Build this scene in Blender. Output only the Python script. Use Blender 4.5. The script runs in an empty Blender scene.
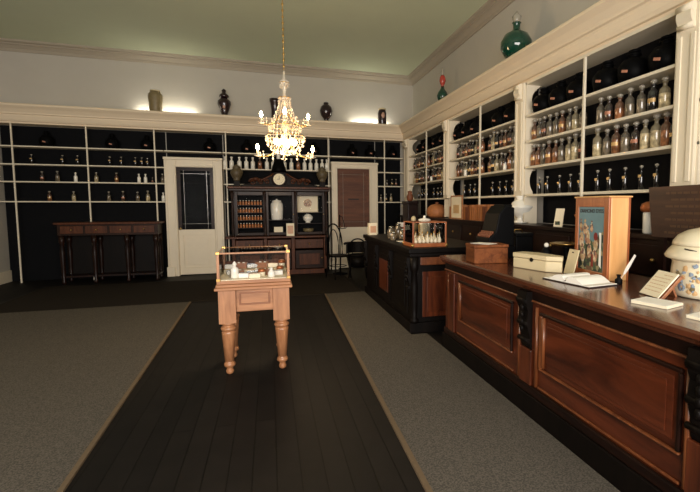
import bpy, bmesh, math, random
from math import pi, sin, cos, radians
from mathutils import Vector, Matrix
random.seed(7)
S = bpy.context.scene
COL = S.collection

# ------------------------------------------------------------------ materials
def nt(name):
    m = bpy.data.materials.new(name); m.use_nodes = True
    return m, m.node_tree.nodes, m.node_tree.links
def rgb(r, g, b):
    f = lambda c: (c / 255 / 12.92) if c / 255 <= 0.04045 else ((c / 255 + 0.055) / 1.055) ** 2.4
    return (f(r), f(g), f(b), 1)
def plain(name, col, rough=.5, metal=0, var=.12, scale=8, coat=0, bump=0, spec=.5):
    m, n, l = nt(name); b = n['Principled BSDF']
    tc = n.new('ShaderNodeTexCoord'); no = n.new('ShaderNodeTexNoise'); no.inputs['Scale'].default_value = scale
    no.inputs['Detail'].default_value = 5
    l.new(tc.outputs['Object'], no.inputs['Vector'])
    mx = n.new('ShaderNodeMixRGB'); mx.inputs[1].default_value = tuple(c * (1 - var) for c in col[:3]) + (1,)
    mx.inputs[2].default_value = tuple(min(1, c * (1 + var)) for c in col[:3]) + (1,)
    l.new(no.outputs['Fac'], mx.inputs[0]); l.new(mx.outputs[0], b.inputs['Base Color'])
    b.inputs['Roughness'].default_value = rough; b.inputs['Metallic'].default_value = metal
    b.inputs['Coat Weight'].default_value = coat; b.inputs['Coat Roughness'].default_value = .12
    b.inputs['Specular IOR Level'].default_value = spec
    if bump:
        bp = n.new('ShaderNodeBump'); bp.inputs['Strength'].default_value = bump; bp.inputs['Distance'].default_value = .01
        l.new(no.outputs['Fac'], bp.inputs['Height']); l.new(bp.outputs[0], b.inputs['Normal'])
    return m
def wood(name, c1, c2, rough=.35, stretch=(1, 1, 12), scale=3, coat=.3, spec=.5):
    m, n, l = nt(name); b = n['Principled BSDF']
    tc = n.new('ShaderNodeTexCoord'); mp = n.new('ShaderNodeMapping')
    mp.inputs['Scale'].default_value = tuple(scale * 6 / s for s in stretch)
    l.new(tc.outputs['Object'], mp.inputs['Vector'])
    no = n.new('ShaderNodeTexNoise'); no.inputs['Scale'].default_value = 1; no.inputs['Detail'].default_value = 7
    no.inputs['Roughness'].default_value = .62; no.inputs['Distortion'].default_value = .6
    l.new(mp.outputs[0], no.inputs['Vector'])
    cr = n.new('ShaderNodeValToRGB'); cr.color_ramp.elements[0].position = .32; cr.color_ramp.elements[1].position = .68
    cr.color_ramp.elements[0].color = c1; cr.color_ramp.elements[1].color = c2
    l.new(no.outputs['Fac'], cr.inputs[0]); l.new(cr.outputs[0], b.inputs['Base Color'])
    b.inputs['Roughness'].default_value = rough; b.inputs['Coat Weight'].default_value = coat
    b.inputs['Specular IOR Level'].default_value = spec; b.inputs['Coat Roughness'].default_value = .15
    bp = n.new('ShaderNodeBump'); bp.inputs['Strength'].default_value = .08; l.new(no.outputs['Fac'], bp.inputs['Height'])
    l.new(bp.outputs[0], b.inputs['Normal'])
    return m
def glass_pane(name, tint=(1, 1, 1, 1), ior=1.3):
    m, n, l = nt(name); n.remove(n['Principled BSDF']); out = n['Material Output']
    t = n.new('ShaderNodeBsdfTransparent'); t.inputs[0].default_value = tint
    g = n.new('ShaderNodeBsdfGlossy'); g.inputs['Roughness'].default_value = .03
    f = n.new('ShaderNodeFresnel'); f.inputs[0].default_value = ior
    mx = n.new('ShaderNodeMixShader'); l.new(f.outputs[0], mx.inputs[0]); l.new(t.outputs[0], mx.inputs[1]); l.new(g.outputs[0], mx.inputs[2])
    l.new(mx.outputs[0], out.inputs[0]); return m
def emit(name, col, s):
    m, n, l = nt(name); b = n['Principled BSDF']; b.inputs['Base Color'].default_value = col
    b.inputs['Emission Color'].default_value = col; b.inputs['Emission Strength'].default_value = s; return m
def crystal(name):
    m, n, l = nt(name); b = n['Principled BSDF']; b.inputs['Base Color'].default_value = (1, .93, .8, 1)
    b.inputs['Roughness'].default_value = .05; b.inputs['Transmission Weight'].default_value = .55; b.inputs['IOR'].default_value = 1.5
    return m
def boards(name):
    m, n, l = nt(name); b = n['Principled BSDF']
    tc = n.new('ShaderNodeTexCoord'); mp = n.new('ShaderNodeMapping'); mp.inputs['Rotation'].default_value = (0, 0, pi / 2)
    l.new(tc.outputs['Object'], mp.inputs['Vector'])
    br = n.new('ShaderNodeTexBrick'); br.inputs['Color1'].default_value = rgb(26, 23, 22); br.inputs['Color2'].default_value = rgb(34, 30, 28)
    br.inputs['Mortar'].default_value = rgb(13, 11, 10); br.inputs['Scale'].default_value = 1; br.inputs['Brick Width'].default_value = 3.2
    br.inputs['Row Height'].default_value = .13; br.inputs['Mortar Size'].default_value = .004; br.offset = .37
    l.new(mp.outputs[0], br.inputs['Vector'])
    no = n.new('ShaderNodeTexNoise'); no.inputs['Scale'].default_value = 5; no.inputs['Detail'].default_value = 8
    l.new(tc.outputs['Object'], no.inputs['Vector'])
    mx = n.new('ShaderNodeMixRGB'); mx.blend_type = 'MULTIPLY'; mx.inputs[0].default_value = .6
    l.new(br.outputs[0], mx.inputs[1]); l.new(no.outputs[0], mx.inputs[2]); l.new(mx.outputs[0], b.inputs['Base Color'])
    b.inputs['Roughness'].default_value = .6; b.inputs['Specular IOR Level'].default_value = .15
    bp = n.new('ShaderNodeBump'); bp.inputs['Strength'].default_value = .3; bp.inputs['Distance'].default_value = .004
    l.new(br.outputs['Fac'], bp.inputs['Height']); bp.invert = True; l.new(bp.outputs[0], b.inputs['Normal']); return m
def carpet(name, c1, c2):
    m, n, l = nt(name); b = n['Principled BSDF']
    tc = n.new('ShaderNodeTexCoord'); no = n.new('ShaderNodeTexNoise'); no.inputs['Scale'].default_value = 110; no.inputs['Detail'].default_value = 4
    l.new(tc.outputs['Object'], no.inputs['Vector'])
    cr = n.new('ShaderNodeValToRGB'); cr.color_ramp.elements[0].position = .38; cr.color_ramp.elements[1].position = .62
    cr.color_ramp.elements[0].color = c1; cr.color_ramp.elements[1].color = c2
    l.new(no.outputs['Fac'], cr.inputs[0]); l.new(cr.outputs[0], b.inputs['Base Color']); b.inputs['Roughness'].default_value = .95
    b.inputs['Specular IOR Level'].default_value = .1
    bp = n.new('ShaderNodeBump'); bp.inputs['Strength'].default_value = .5; bp.inputs['Distance'].default_value = .004
    l.new(no.outputs['Fac'], bp.inputs['Height']); l.new(bp.outputs[0], b.inputs['Normal']); return m

def mosaic(name, cols, scale):
    m, n, l = nt(name); b = n['Principled BSDF']; tc = n.new('ShaderNodeTexCoord'); v = n.new('ShaderNodeTexVoronoi'); v.inputs['Scale'].default_value = scale
    l.new(tc.outputs['Object'], v.inputs['Vector']); cr = n.new('ShaderNodeValToRGB'); cr.color_ramp.interpolation = 'CONSTANT'
    sp = n.new('ShaderNodeSeparateColor'); l.new(v.outputs['Color'], sp.inputs[0]); l.new(sp.outputs[0], cr.inputs[0])
    e = cr.color_ramp.elements; e[0].color = cols[0]; e[0].position = 0; e[1].color = cols[1]; e[1].position = 1 / len(cols)
    for i, c in enumerate(cols[2:], 2): q = e.new(i / len(cols)); q.color = c
    l.new(cr.outputs[0], b.inputs['Base Color']); b.inputs['Roughness'].default_value = .5; return m

M = dict(
    cream=plain('cream_paint', rgb(226, 214, 190), .45, var=.04),
    cornice=plain('cornice_paint', rgb(230, 212, 184), .5, var=.03),
    shelfp=plain('shelf_paint', rgb(222, 212, 190), .5, var=.04),
    wallp=plain('upper_wall_paint', rgb(186, 181, 170), .85, var=.05, scale=3),
    ceil=plain('ceiling_paint', rgb(204, 212, 184), .9, var=.04, scale=2),
    crown=plain('crown_paint', rgb(165, 155, 138), .7, var=.04),
    black=plain('black_back_panel', rgb(11, 12, 15), .7, var=.1, spec=.1),
    blackgloss=plain('black_japanned_metal', rgb(8, 8, 9), .55, var=.1, spec=.1),
    blackjar=plain('black_stoneware', rgb(7, 7, 8), .5, var=.1, spec=.05),
    mahog=wood('mahogany', rgb(50, 20, 11), rgb(104, 48, 25), .3, (1, 10, 1.5), 2.2),
    mahogv=wood('mahogany_upright', rgb(54, 22, 11), rgb(112, 54, 28), .3, (1, 1, 10), 2.2),
    mahogd=wood('dark_mahogany', rgb(16, 8, 6), rgb(38, 18, 11), .4, (1, 10, 1.5), 2.2, .08, .2),
    mahogl=wood('worn_lit_mahogany_edge', rgb(84, 42, 20), rgb(134, 76, 40), .4, (1, 1, 10), 3),
    top=wood('polished_counter_top', rgb(66, 32, 19), rgb(108, 58, 36), .2, (1, 10, 1), 1.8, .6),
    pine=wood('honey_oak', rgb(146, 96, 62), rgb(190, 134, 92), .4, (1, 1, 9), 3),
    pineh=wood('honey_oak_rail', rgb(146, 96, 62), rgb(190, 134, 92), .4, (9, 1, 1), 3),
    pinem=wood('honey_oak_moulding', rgb(118, 72, 44), rgb(160, 104, 66), .4, (9, 1, 1), 3),
    pined=wood('orange_cabinet_wood', rgb(138, 74, 38), rgb(178, 104, 58), .35, (1, 1, 9), 3),
    pinel=wood('pale_cabinet_wood', rgb(206, 150, 92), rgb(226, 176, 116), .35, (1, 1, 9), 2),
    ebony=wood('ebonised_wood', rgb(10, 8, 7), rgb(20, 14, 11), .5, (1, 1, 8), 3, 0, .12),
    sidew=wood('sideboard_wood', rgb(22, 13, 9), rgb(50, 29, 19), .4, (8, 1, 1), 3, .05, .15),
    sidel=wood('sideboard_brown_wood', rgb(60, 32, 18), rgb(94, 52, 30), .45, (1, 1, 8), 3, .05, .2),
    brass=plain('aged_brass', rgb(196, 160, 96), .3, 1, var=.15),
    gilt=plain('gilt_label', rgb(200, 165, 110), .4, .3, var=.2, scale=30),
    pinkl=plain('pink_gilt_label', rgb(176, 120, 96), .45, .2, var=.2, scale=30),
    chrome=plain('nickel', rgb(190, 190, 185), .2, 1),
    glass=glass_pane('clear_glass'), dullglass=glass_pane('old_thin_glass', ior=1.035),
    crystal=crystal('crystal_glass'),
    white=plain('white_glaze', rgb(238, 234, 222), .25, var=.03, coat=.4),
    creamg=plain('cream_glaze', rgb(232, 220, 190), .3, var=.05, coat=.4),
    paper=plain('ivory_paper', rgb(238, 226, 198), .8, var=.05),
    paperw=plain('white_paper', rgb(242, 238, 228), .8, var=.03),
    ink=plain('ink', rgb(48, 38, 34), .7),
    tin=plain('cream_tin', rgb(212, 196, 158), .45, var=.08, scale=12),
    boards=boards('black_floorboards'),
    carpet=carpet('grey_brown_carpet', rgb(72, 68, 63), rgb(100, 94, 86)),
    cross=carpet('dark_carpet', rgb(32, 28, 24), rgb(46, 40, 34)),
    binding=plain('tan_carpet_binding', rgb(100, 82, 60), .9, var=.2, scale=40),
    green=plain('green_glass', rgb(14, 58, 44), .1, var=.1, coat=.6),
    red=plain('red_glass', rgb(170, 60, 50), .15, var=.1, coat=.5),
    clay=plain('olive_brown_pottery', rgb(122, 108, 76), .45, var=.25, scale=18),
    clayd=plain('brown_mottled_pottery', rgb(88, 76, 54), .5, var=.3, scale=18),
    darkv=plain('dark_plum_pottery', rgb(38, 20, 24), .25, var=.2, coat=.4),
    floral=plain('vase_panel', rgb(190, 150, 130), .4, var=.3, scale=30),
    boxw=wood('brown_box_wood', rgb(84, 44, 22), rgb(132, 76, 40), .6, (1, 8, 1), 3, 0, .15),
    blind=wood('russet_blind', rgb(82, 50, 38), rgb(112, 70, 50), .7, (10, 1, 1), 2, 0),
    candle=plain('candle_wax', rgb(240, 226, 190), .4, var=.02),
    bulb=emit('lit_bulb', (1, .6, .28, 1), 110),
    glowb=emit('lit_basket_bulb', (1, .66, .34, 1), 26),
    red_book=plain('red_cloth', rgb(128, 42, 34), .7), blue_book=plain('blue_cloth', rgb(34, 58, 84), .7),
    tan_book=plain('tan_leather', rgb(176, 112, 66), .6, var=.2, scale=25), brown_book=plain('brown_leather', rgb(122, 70, 42), .6, var=.2, scale=25),
    sky=plain('printed_sky_blue', rgb(104, 138, 146), .5, var=.15, scale=14), leaf=mosaic('printed_garden_green', [rgb(34, 48, 38), rgb(60, 82, 56), rgb(150, 140, 104), rgb(44, 50, 44), rgb(104, 78, 56)], 34),
    figs=mosaic('printed_figures_ink', [rgb(206, 170, 134), rgb(178, 130, 100), rgb(216, 200, 170), rgb(120, 90, 80), rgb(190, 160, 120)], 50),
    pink=plain('printed_skin_pink', rgb(206, 160, 128), .5, var=.2, scale=20), bluep=plain('blue_transfer_print', rgb(140, 154, 170), .4, var=.3, scale=30),
    amberp=plain('amber_transfer_print', rgb(206, 168, 120), .4, var=.25, scale=20),
    dial=plain('clock_dial', rgb(226, 214, 176), .4, var=.03),
    terr=plain('copper_lid', rgb(170, 98, 56), .35, .4),
    boardw=wood('inscribed_board', rgb(44, 26, 20), rgb(72, 46, 34), .5, (1, 10, 1), 2.2, .1),
    faint=plain('faded_gilt_paint', rgb(84, 60, 42), .6, var=.3, scale=20),
)
def bottle_mat(name, c, lvl=.105):
    m, n, l = nt(name); b = n['Principled BSDF']
    tc = n.new('ShaderNodeTexCoord'); no = n.new('ShaderNodeTexNoise'); no.inputs['Scale'].default_value = 26; no.inputs['Detail'].default_value = 4
    oi = n.new('ShaderNodeObjectInfo'); ad = n.new('ShaderNodeVectorMath'); ad.operation = 'ADD'
    l.new(tc.outputs['Object'], ad.inputs[0]); l.new(oi.outputs['Location'], ad.inputs[1]); l.new(ad.outputs[0], no.inputs['Vector'])
    cr = n.new('ShaderNodeValToRGB'); cr.color_ramp.elements[0].position = .35; cr.color_ramp.elements[1].position = .65
    cr.color_ramp.elements[0].color = tuple(q * .45 for q in c[:3]) + (1,); cr.color_ramp.elements[1].color = tuple(min(1, q * 1.35) for q in c[:3]) + (1,)
    l.new(no.outputs['Fac'], cr.inputs[0])
    sp = n.new('ShaderNodeSeparateXYZ'); l.new(tc.outputs['Object'], sp.inputs[0])
    ml = n.new('ShaderNodeMath'); ml.operation = 'MULTIPLY_ADD'; ml.inputs[1].default_value = .03; l.new(oi.outputs['Random'], ml.inputs[0]); ml.inputs[2].default_value = lvl
    gt = n.new('ShaderNodeMath'); gt.operation = 'GREATER_THAN'; l.new(sp.outputs['Z'], gt.inputs[0]); l.new(ml.outputs[0], gt.inputs[1])
    mx = n.new('ShaderNodeMixRGB'); mx.inputs[2].default_value = tuple(.35 * q + .02 for q in c[:3]) + (1,)
    l.new(gt.outputs[0], mx.inputs[0]); l.new(cr.outputs[0], mx.inputs[1]); l.new(mx.outputs[0], b.inputs['Base Color'])
    b.inputs['Roughness'].default_value = .15; b.inputs['Coat Weight'].default_value = .9; b.inputs['Coat Roughness'].default_value = .08
    return m
BM = {
    'amber': bottle_mat('amber_bottle_glass', rgb(128, 84, 54)), 'brown': bottle_mat('brown_bottle_glass', rgb(66, 46, 34)),
    'clear': bottle_mat('clear_bottle_glass', rgb(116, 104, 86)), 'pale': bottle_mat('pale_filled_bottle_glass', rgb(186, 170, 134)),
    'dark': bottle_mat('dark_bottle_glass', rgb(22, 20, 20)), 'white': M['white'],
    'russet': bottle_mat('russet_bottle_glass', rgb(150, 98, 64)), 'blue': bottle_mat('blue_bottle_glass', rgb(30, 40, 66))}
M['stopper'] = plain('stopper_glass', rgb(150, 144, 130), .1, var=.1, coat=.6)

# ------------------------------------------------------------------ mesh builder
class MB:
    def __init__(s): s.b = bmesh.new(); s.sm = False
    def box(s, x0, x1, y0, y1, z0, z1, rot=None, piv=None):
        r = bmesh.ops.create_cube(s.b, size=1); vs = r['verts']
        for v in vs: v.co = Vector(((x0 + x1) / 2 + v.co.x * (x1 - x0), (y0 + y1) / 2 + v.co.y * (y1 - y0), (z0 + z1) / 2 + v.co.z * (z1 - z0)))
        if rot is not None: bmesh.ops.rotate(s.b, verts=vs, cent=piv or ((x0 + x1) / 2, (y0 + y1) / 2, (z0 + z1) / 2), matrix=rot)
        return s
    def lathe(s, prof, n=20, c=(0, 0, 0), ax='z', caps=True, phase=0):
        rings = []
        for r, z in prof:
            ring = []
            for k in range(n):
                a = 2 * pi * k / n + phase; x, y = r * cos(a), r * sin(a)
                p = (x, y, z) if ax == 'z' else ((z, x, y) if ax == 'x' else (x, z, -y))
                ring.append(s.b.verts.new((p[0] + c[0], p[1] + c[1], p[2] + c[2])))
            rings.append(ring)
        for a, b in zip(rings, rings[1:]):
            for k in range(n):
                s.b.faces.new((a[k], a[(k + 1) % n], b[(k + 1) % n], b[k])).smooth = True
        if caps:
            s.b.faces.new(rings[0][::-1]); s.b.faces.new(rings[-1])
        return s
    def prism(s, poly, ax, a, b):
        # poly in the two remaining axes, extruded along ax from a to b
        def mk(t, p):
            return {'x': (t, p[0], p[1]), 'y': (p[0], t, p[1]), 'z': (p[0], p[1], t)}[ax]
        A = [s.b.verts.new(mk(a, p)) for p in poly]; B = [s.b.verts.new(mk(b, p)) for p in poly]
        n = len(poly)
        for i in range(n): s.b.faces.new((A[i], A[(i + 1) % n], B[(i + 1) % n], B[i]))
        s.b.faces.new(A[::-1]); s.b.faces.new(B); return s
    def tube(s, pts, r, n=8):
        pts = [Vector(p) for p in pts]; rings = []
        for i, p in enumerate(pts):
            d = (pts[min(i + 1, len(pts) - 1)] - pts[max(i - 1, 0)]).normalized()
            u = d.cross(Vector((0, 0, 1)));
            if u.length < .05: u = d.cross(Vector((0, 1, 0)))
            u.normalize(); w = d.cross(u); rr = r[i] if isinstance(r, (list, tuple)) else r
            rings.append([s.b.verts.new(p + u * rr * cos(2 * pi * k / n) + w * rr * sin(2 * pi * k / n)) for k in range(n)])
        for a, b in zip(rings, rings[1:]):
            for k in range(n): s.b.faces.new((a[k], a[(k + 1) % n], b[(k + 1) % n], b[k])).smooth = True
        s.b.faces.new(rings[0][::-1]); s.b.faces.new(rings[-1]); return s
    def ball(s, c, r, sx=1, sy=1, sz=1, seg=12):
        q = bmesh.ops.create_uvsphere(s.b, u_segments=seg, v_segments=max(6, seg // 2 + 1), radius=r)
        for v in q['verts']: v.co = Vector((v.co.x * sx + c[0], v.co.y * sy + c[1], v.co.z * sz + c[2]))
        for f in {f for v in q['verts'] for f in v.link_faces}: f.smooth = True
        return s
    def build(s, name, mat, parent=None, bevel=0, loc=None, rot=None):
        bmesh.ops.recalc_face_normals(s.b, faces=s.b.faces)
        me = bpy.data.meshes.new(name); s.b.to_mesh(me); s.b.free()
        o = bpy.data.objects.new(name, me); COL.objects.link(o); me.materials.append(M.get(mat, None) if isinstance(mat, str) else mat)
        if parent: o.parent = parent
        if loc: o.location = loc
        if rot: o.rotation_euler = rot
        if bevel:
            md = o.modifiers.new('bevel', 'BEVEL'); md.width = bevel; md.segments = 2; md.limit_method = 'ANGLE'
        return o
def tag(o, label=None, cat=None, group=None, kind=None):
    if label: o['label'] = label
    if cat: o['category'] = cat
    if group: o['group'] = group
    if kind: o['kind'] = kind
    return o
def thing(name, label, cat, loc=(0, 0, 0), rz=0, group=None):
    o = bpy.data.objects.new(name, None); COL.objects.link(o); o.empty_display_size = .1
    o.location = loc; o.rotation_euler = (0, 0, rz); return tag(o, label, cat, group)
def copy_tree(o, loc, rz=0, label=None, group=None, scale=None):
    r = o.copy(); COL.objects.link(r); r.location = loc; r.rotation_euler = (0, 0, rz)
    if label: r['label'] = label
    if group: r['group'] = group
    if scale: r.scale = scale
    def rec(src, dst):
        for ch in KIDS.get(src.name, []):
            c = ch.copy(); COL.objects.link(c); c.parent = dst; rec(ch, c)
    rec(o, r); return r
KIDS = {}
def index_kids(root):
    ch = [o for o in COL.objects if o.parent == root]
    KIDS[root.name] = ch
    for c in ch: index_kids(c)
def struct(name, mb, mat, bevel=0, parent=None):
    o = mb.build(name, mat, parent, bevel)
    if not parent: o['kind'] = 'structure'
    return o
BX = lambda *a, **k: MB().box(*a, **k)

# ------------------------------------------------------------------ room shell
XL, XR, YB, YF, ZC = -4.9, 3.42, 10.8, -2.2, 4.62
struct('floor', BX(XL, XR, YF, YB + 1.2, -.1, 0), 'boards')
struct('ceiling', BX(XL - .1, XR + .1, YF, YB + .1, ZC, ZC + .1), 'ceil')
struct('wall_right', BX(XR, XR + .1, YF, YB + .1, 0, ZC), 'wallp')
struct('wall_left', BX(XL - .1, XL, YF, YB + .1, 0, ZC), 'wallp')
# far wall with two door openings
m = MB()
D1, D2 = (-1.85, -1.14), (1.50, 2.25)
m.box(XL, D1[0], YB, YB + .1, 0, 3.1); m.box(D1[1], D2[0], YB, YB + .1, 0, 3.1); m.box(D2[1], XR, YB, YB + .1, 0, 3.1)
m.box(D1[0], D1[1], YB, YB + .1, 2.29, 3.1); m.box(D2[0], D2[1], YB, YB + .1, 2.34, 3.1); m.box(XL, XR, YB, YB + .1, 3.1, ZC)
struct('wall_far', m, 'wallp')
struct('wall_passage', BX(-3, 3.4, YB + 1.1, YB + 1.2, 0, 3.1), 'blind')
# front wall (behind the camera) with a shop window each side of a door
m = MB()
m.box(XL, -3.9, YF - .1, YF, 0, ZC); m.box(2.6, XR, YF - .1, YF, 0, ZC); m.box(-3.9, 2.6, YF - .1, YF, 3.3, ZC); m.box(-3.9, 2.6, YF - .1, YF, 0, .7)
struct('wall_front', m, 'wallp')
w = struct('window_1', BX(-3.9, 2.6, YF - .07, YF - .06, .7, 3.3), 'glass')
f = MB()
for x in (-3.9, -1.75, .4, 2.54): f.box(x, x + .06, YF - .1, YF - .03, .7, 3.3)
f.box(-3.9, 2.6, YF - .1, YF - .03, .7, .76); f.box(-3.9, 2.6, YF - .1, YF - .03, 3.24, 3.3)
struct('window_frame', f, 'cream', parent=w)

# crown moulding round the ceiling
def mould(prof, segs):
    pass
crown_prof = [(0, 0), (.02, 0), (.03, .03), (.03, .05), (.08, .10), (.11, .115), (.11, .135), (.16, .155), (.17, .19), (0, .19)]
def strip_y(prof, x, y0, y1, z, sgn=-1):   # runs along Y, projecting towards -X when sgn=-1
    return MB().prism([(x + sgn * a, z + b) for a, b in prof], 'y', y0, y1)
def strip_x(prof, y, x0, x1, z):           # runs along X on the far wall, projecting towards -Y
    return MB().prism([(y - a, z + b) for a, b in prof], 'x', x0, x1)
struct('trim_1', strip_y(crown_prof, XR, YF, YB, ZC - .19), 'crown')
struct('trim_2', strip_x(crown_prof, YB, XL, XR, ZC - .19), 'crown')
struct('trim_3', strip_y(crown_prof, XL, YF, YB, ZC - .19, 1), 'crown')
# great cornice over the shelving
cor = [(-.30, 0), (.0, 0), (.0, .03), (.03, .035), (.05, .07), (.07, .13), (.07, .155), (.095, .165), (.10, .19), (.14, .25), (.18, .29), (.19, .30), (.19, .33), (.175, .345), (-.30, .345)]
struct('trim_4', strip_y(cor, 3.115, YF, 10.49, 3.035), 'cornice')
struct('trim_5', strip_x(cor, 10.49, XL, XR, 3.035), 'cornice')
struct('baseboard_left', BX(XL, XL + .03, YF, YB, 0, .22), 'cream')

# carpets
rr = MB().prism([(.755 + .02, 2.68 - 2.68 * 1 - .0), (1.735, 0), (1.735, 7.55), (.863, 7.55)], 'z', .0, .012)
rr = MB().prism([(.70, -2), (1.70, -2), (1.70, 4.83), (1.515, 4.83), (1.515, 7.55), (.863, 7.55)], 'z', .0, .012)
t = thing('carpet_runner', 'grey-brown carpet runner along the front of the long right counter', 'carpet')
rr.build('pile', 'carpet', t)
MB().prism([(.665, -2), (.70, -2), (.863, 7.55), (.833, 7.55)], 'z', 0, .016).build('binding', 'binding', t)
t = thing('carpet_runner', 'grey-brown carpet on the left side of the black boards', 'carpet')
MB().prism([(-3.9, -2), (-.97, -2), (-1.22, 7.55), (-3.9, 7.55)], 'z', .0, .012).build('pile', 'carpet', t)
MB().prism([(-.97, -2), (-.94, -2), (-1.19, 7.55), (-1.22, 7.55)], 'z', 0, .016).build('binding', 'binding', t)
tag(MB().prism([(-3.9, 7.56), (1.47, 7.56), (1.47, 9.75), (-3.9, 9.75)], 'z', .0, .010).build('cross_carpet', 'cross'),
    'darker carpet across the far end of the room', 'carpet')

# ------------------------------------------------------------------ right wall shelving
XS = 3.1; ZS = [1.635, 1.985, 2.305, 2.625]
PIL = [(2.63, 2.83), (5.07, 5.27), (7.61, 7.81), (10.08, 10.40)]
bays = [(.30, 2.63, 1.5, 'out of the frame'), (2.83, 5.07, 3.945, 'nearest'), (5.27, 7.61, 6.35, 'middle'), (7.81, 10.08, 8.85, 'farthest')]
def side_poly():
    pts = [(XS, 1.28), (XS + .10, 1.28)]
    lv = [1.28] + ZS + [3.03]; dep = [(.10, .0), (.12, .05), (.19, .06), (.19, .05), (.20, .12)]
    for (a, b), (d0, bite) in zip(zip(lv, lv[1:]), dep):
        for k in range(13):
            u = k / 12; d = d0 - bite * max(0, sin(pi * min(1, max(0, (u - .12) / .76)))) ** .6
            pts.append((XS + d, a + .001 + (b - a - .002) * u))
    pts.append((XS, 3.03)); return pts
for (y0, y1, ym, nm) in bays:
    if nm == 'out of the frame': lab = 'open white shelving nearest the shop window, past the right frame edge'
    else: lab = f'open white shelving bay, {nm} of the visible bays on the right wall'
    t = thing('shelf_unit', lab, 'shelves', (0, 0, 0))
    BX(3.395, 3.418, y0, y1, 1.27, 3.03).build('back_panel', 'black', t)
    for z in ZS: BX(XS, 3.395, y0 + .001, y1 - .001, z - .028, z).build('shelf', 'shelfp', t, .003)
    BX(XS, 3.395, y0, y1, 3.005, 3.033).build('top_rail', 'shelfp', t)
    BX(XS - .012, XS + .012, ym - .014, ym + .014, 1.29, 3.005).build('post', 'shelfp', t, .003)
    MB().prism(side_poly(), 'y', y1 - .02, y1 - .001).build('scalloped_side', 'cream', t)
    MB().prism(side_poly(), 'y', y0 + .001, y0 + .02).build('scalloped_side', 'cream', t)
ordp = ['nearest', 'second', 'third', 'farthest']
for i, (y0, y1) in enumerate(PIL):
    t = thing('pilaster', f'cream fluted pilaster between shelving bays, {ordp[i]} from the camera', 'pilaster', (0, 0, 0), group='cream pilasters of the shelving')
    b = MB().box(XS - .03, XS + .06, y0, y1, 1.62, 3.033)
    b.build('shaft', 'cream', t, .004)
    fl = MB(); w_ = (y1 - y0)
    for k in (.2, .8): fl.box(XS - .042, XS - .029, y0 + w_ * (k - .1), y0 + w_ * (k + .1), 1.68, 2.80)
    fl.build('fluting', 'cream', t, .004)
    yc = (y0 + y1) / 2
    sc = MB(); prof = []
    for k in range(13):
        a = k / 12 * pi * 1.0; prof.append((XS - .03 - .06 * sin(a) * (1 - .35 * k / 12), 3.03 - .2 * k / 12))
    sc.prism([(XS - .03, 3.03)] + prof[1:-1] + [(XS - .03, 2.83)], 'y', y0 + .035, y1 - .035)
    sc.lathe([(.035, y0 + .03), (.035, y1 - .03)], 14, (XS - .05, 0, 2.99), 'y'); sc.lathe([(.022, y0 + .03), (.022, y1 - .03)], 12, (XS - .045, 0, 2.86), 'y')
    sc.build('scroll_bracket', 'cream', t)
    if i != 2:
        u = MB().lathe([(.075, 1.262), (.085, 1.27), (.085, 1.29), (.05, 1.31), (.045, 1.335), (.09, 1.37), (.135, 1.42), (.145, 1.455), (.155, 1.465), (.155, 1.485), (.12, 1.50), (.115, 1.53), (.08, 1.56), (.05, 1.575), (.07, 1.60), (.075, 1.62)], 24, (XS + .02, yc, 0))
        u.build('urn_shaped_base', 'white' if i == 1 else 'cream', t)
    BX(XS + .08, XS + .2, y0, y1, 1.262, 1.62).build('lower_shaft', 'cream', t)

# black back counter under the shelves
t = thing('back_counter', 'dark wooden back counter below the white shelving', 'cabinet')
BX(2.98, 3.40, .35, 10.35, .1, 1.22).build('body', 'mahogd', t, .004)
BX(2.93, 3.40, .3, 10.4, 1.22, 1.26).build('top_board', 'mahogd', t, .004)
BX(3.0, 3.40, .35, 10.35, 0.0, .1).build('plinth', 'ebony', t)
for k in range(14):
    y = .45 + k * .7
    d = BX(2.965, 2.98, y, y + .62, .92, 1.17).build('drawer', 'mahogd', t, .004)
    MB().ball((2.955, y + .31, 1.05), .018).build('knob', 'brass', d)
    BX(2.968, 2.98, y, y + .62, .16, .86).build('door', 'mahogd', t, .004)

# ------------------------------------------------------------------ bottles
def bottle_proto(kind, lab=True, shape='round'):
    t = thing('apothecary_bottle' if shape != 'tall' else 'slim_bottle', 'x', 'bottle', (0, 0, 0))
    if shape == 'round':
        MB().lathe([(.036, 0), (.042, .005), (.042, .135), (.038, .155), (.02, .172), (.016, .18), (.016, .20), (.024, .204), (.024, .21), (.014, .212)], 18).build('body', BM[kind], t)
        MB().lathe([(.013, .212), (.013, .218), (.026, .222), (.028, .235), (.018, .245), (.004, .247)], 14).build('stopper', 'stopper' if kind != 'white' else 'white', t)
        if lab:
            b = MB(); n = 9; vs = []
            for k in range(n):
                a = pi - .95 + 1.9 * k / (n - 1); vs.append([b.b.verts.new((r * cos(a), r * sin(a), z)) for r in (.0425, .0438) for z in (.07, .10)])
            for a_, c_ in zip(vs, vs[1:]):
                for q in ((0, 1), (1, 3), (3, 2), (2, 0)): b.b.faces.new((a_[q[0]], a_[q[1]], c_[q[1]], c_[q[0]]))
            b.b.faces.new((vs[0][0], vs[0][1], vs[0][3], vs[0][2])); b.b.faces.new((vs[-1][0], vs[-1][1], vs[-1][3], vs[-1][2]))
            b.build('paper_label', 'pinkl' if kind == 'brown' else 'gilt', t)
    elif shape == 'tall':
        MB().lathe([(.026, 0), (.03, .004), (.03, .11), (.027, .125), (.011, .14), (.010, .175), (.016, .178), (.016, .184)], 14).build('body', BM[kind], t)
        MB().lathe([(.010, .184), (.010, .19), (.022, .194), (.022, .205), (.008, .21)], 12).build('stopper', 'stopper', t)
        BX(-.034, -.026, -.014, .024, .105, .13).build('neck_tag', 'gilt', t, .003)
    return t
P = {}
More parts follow.
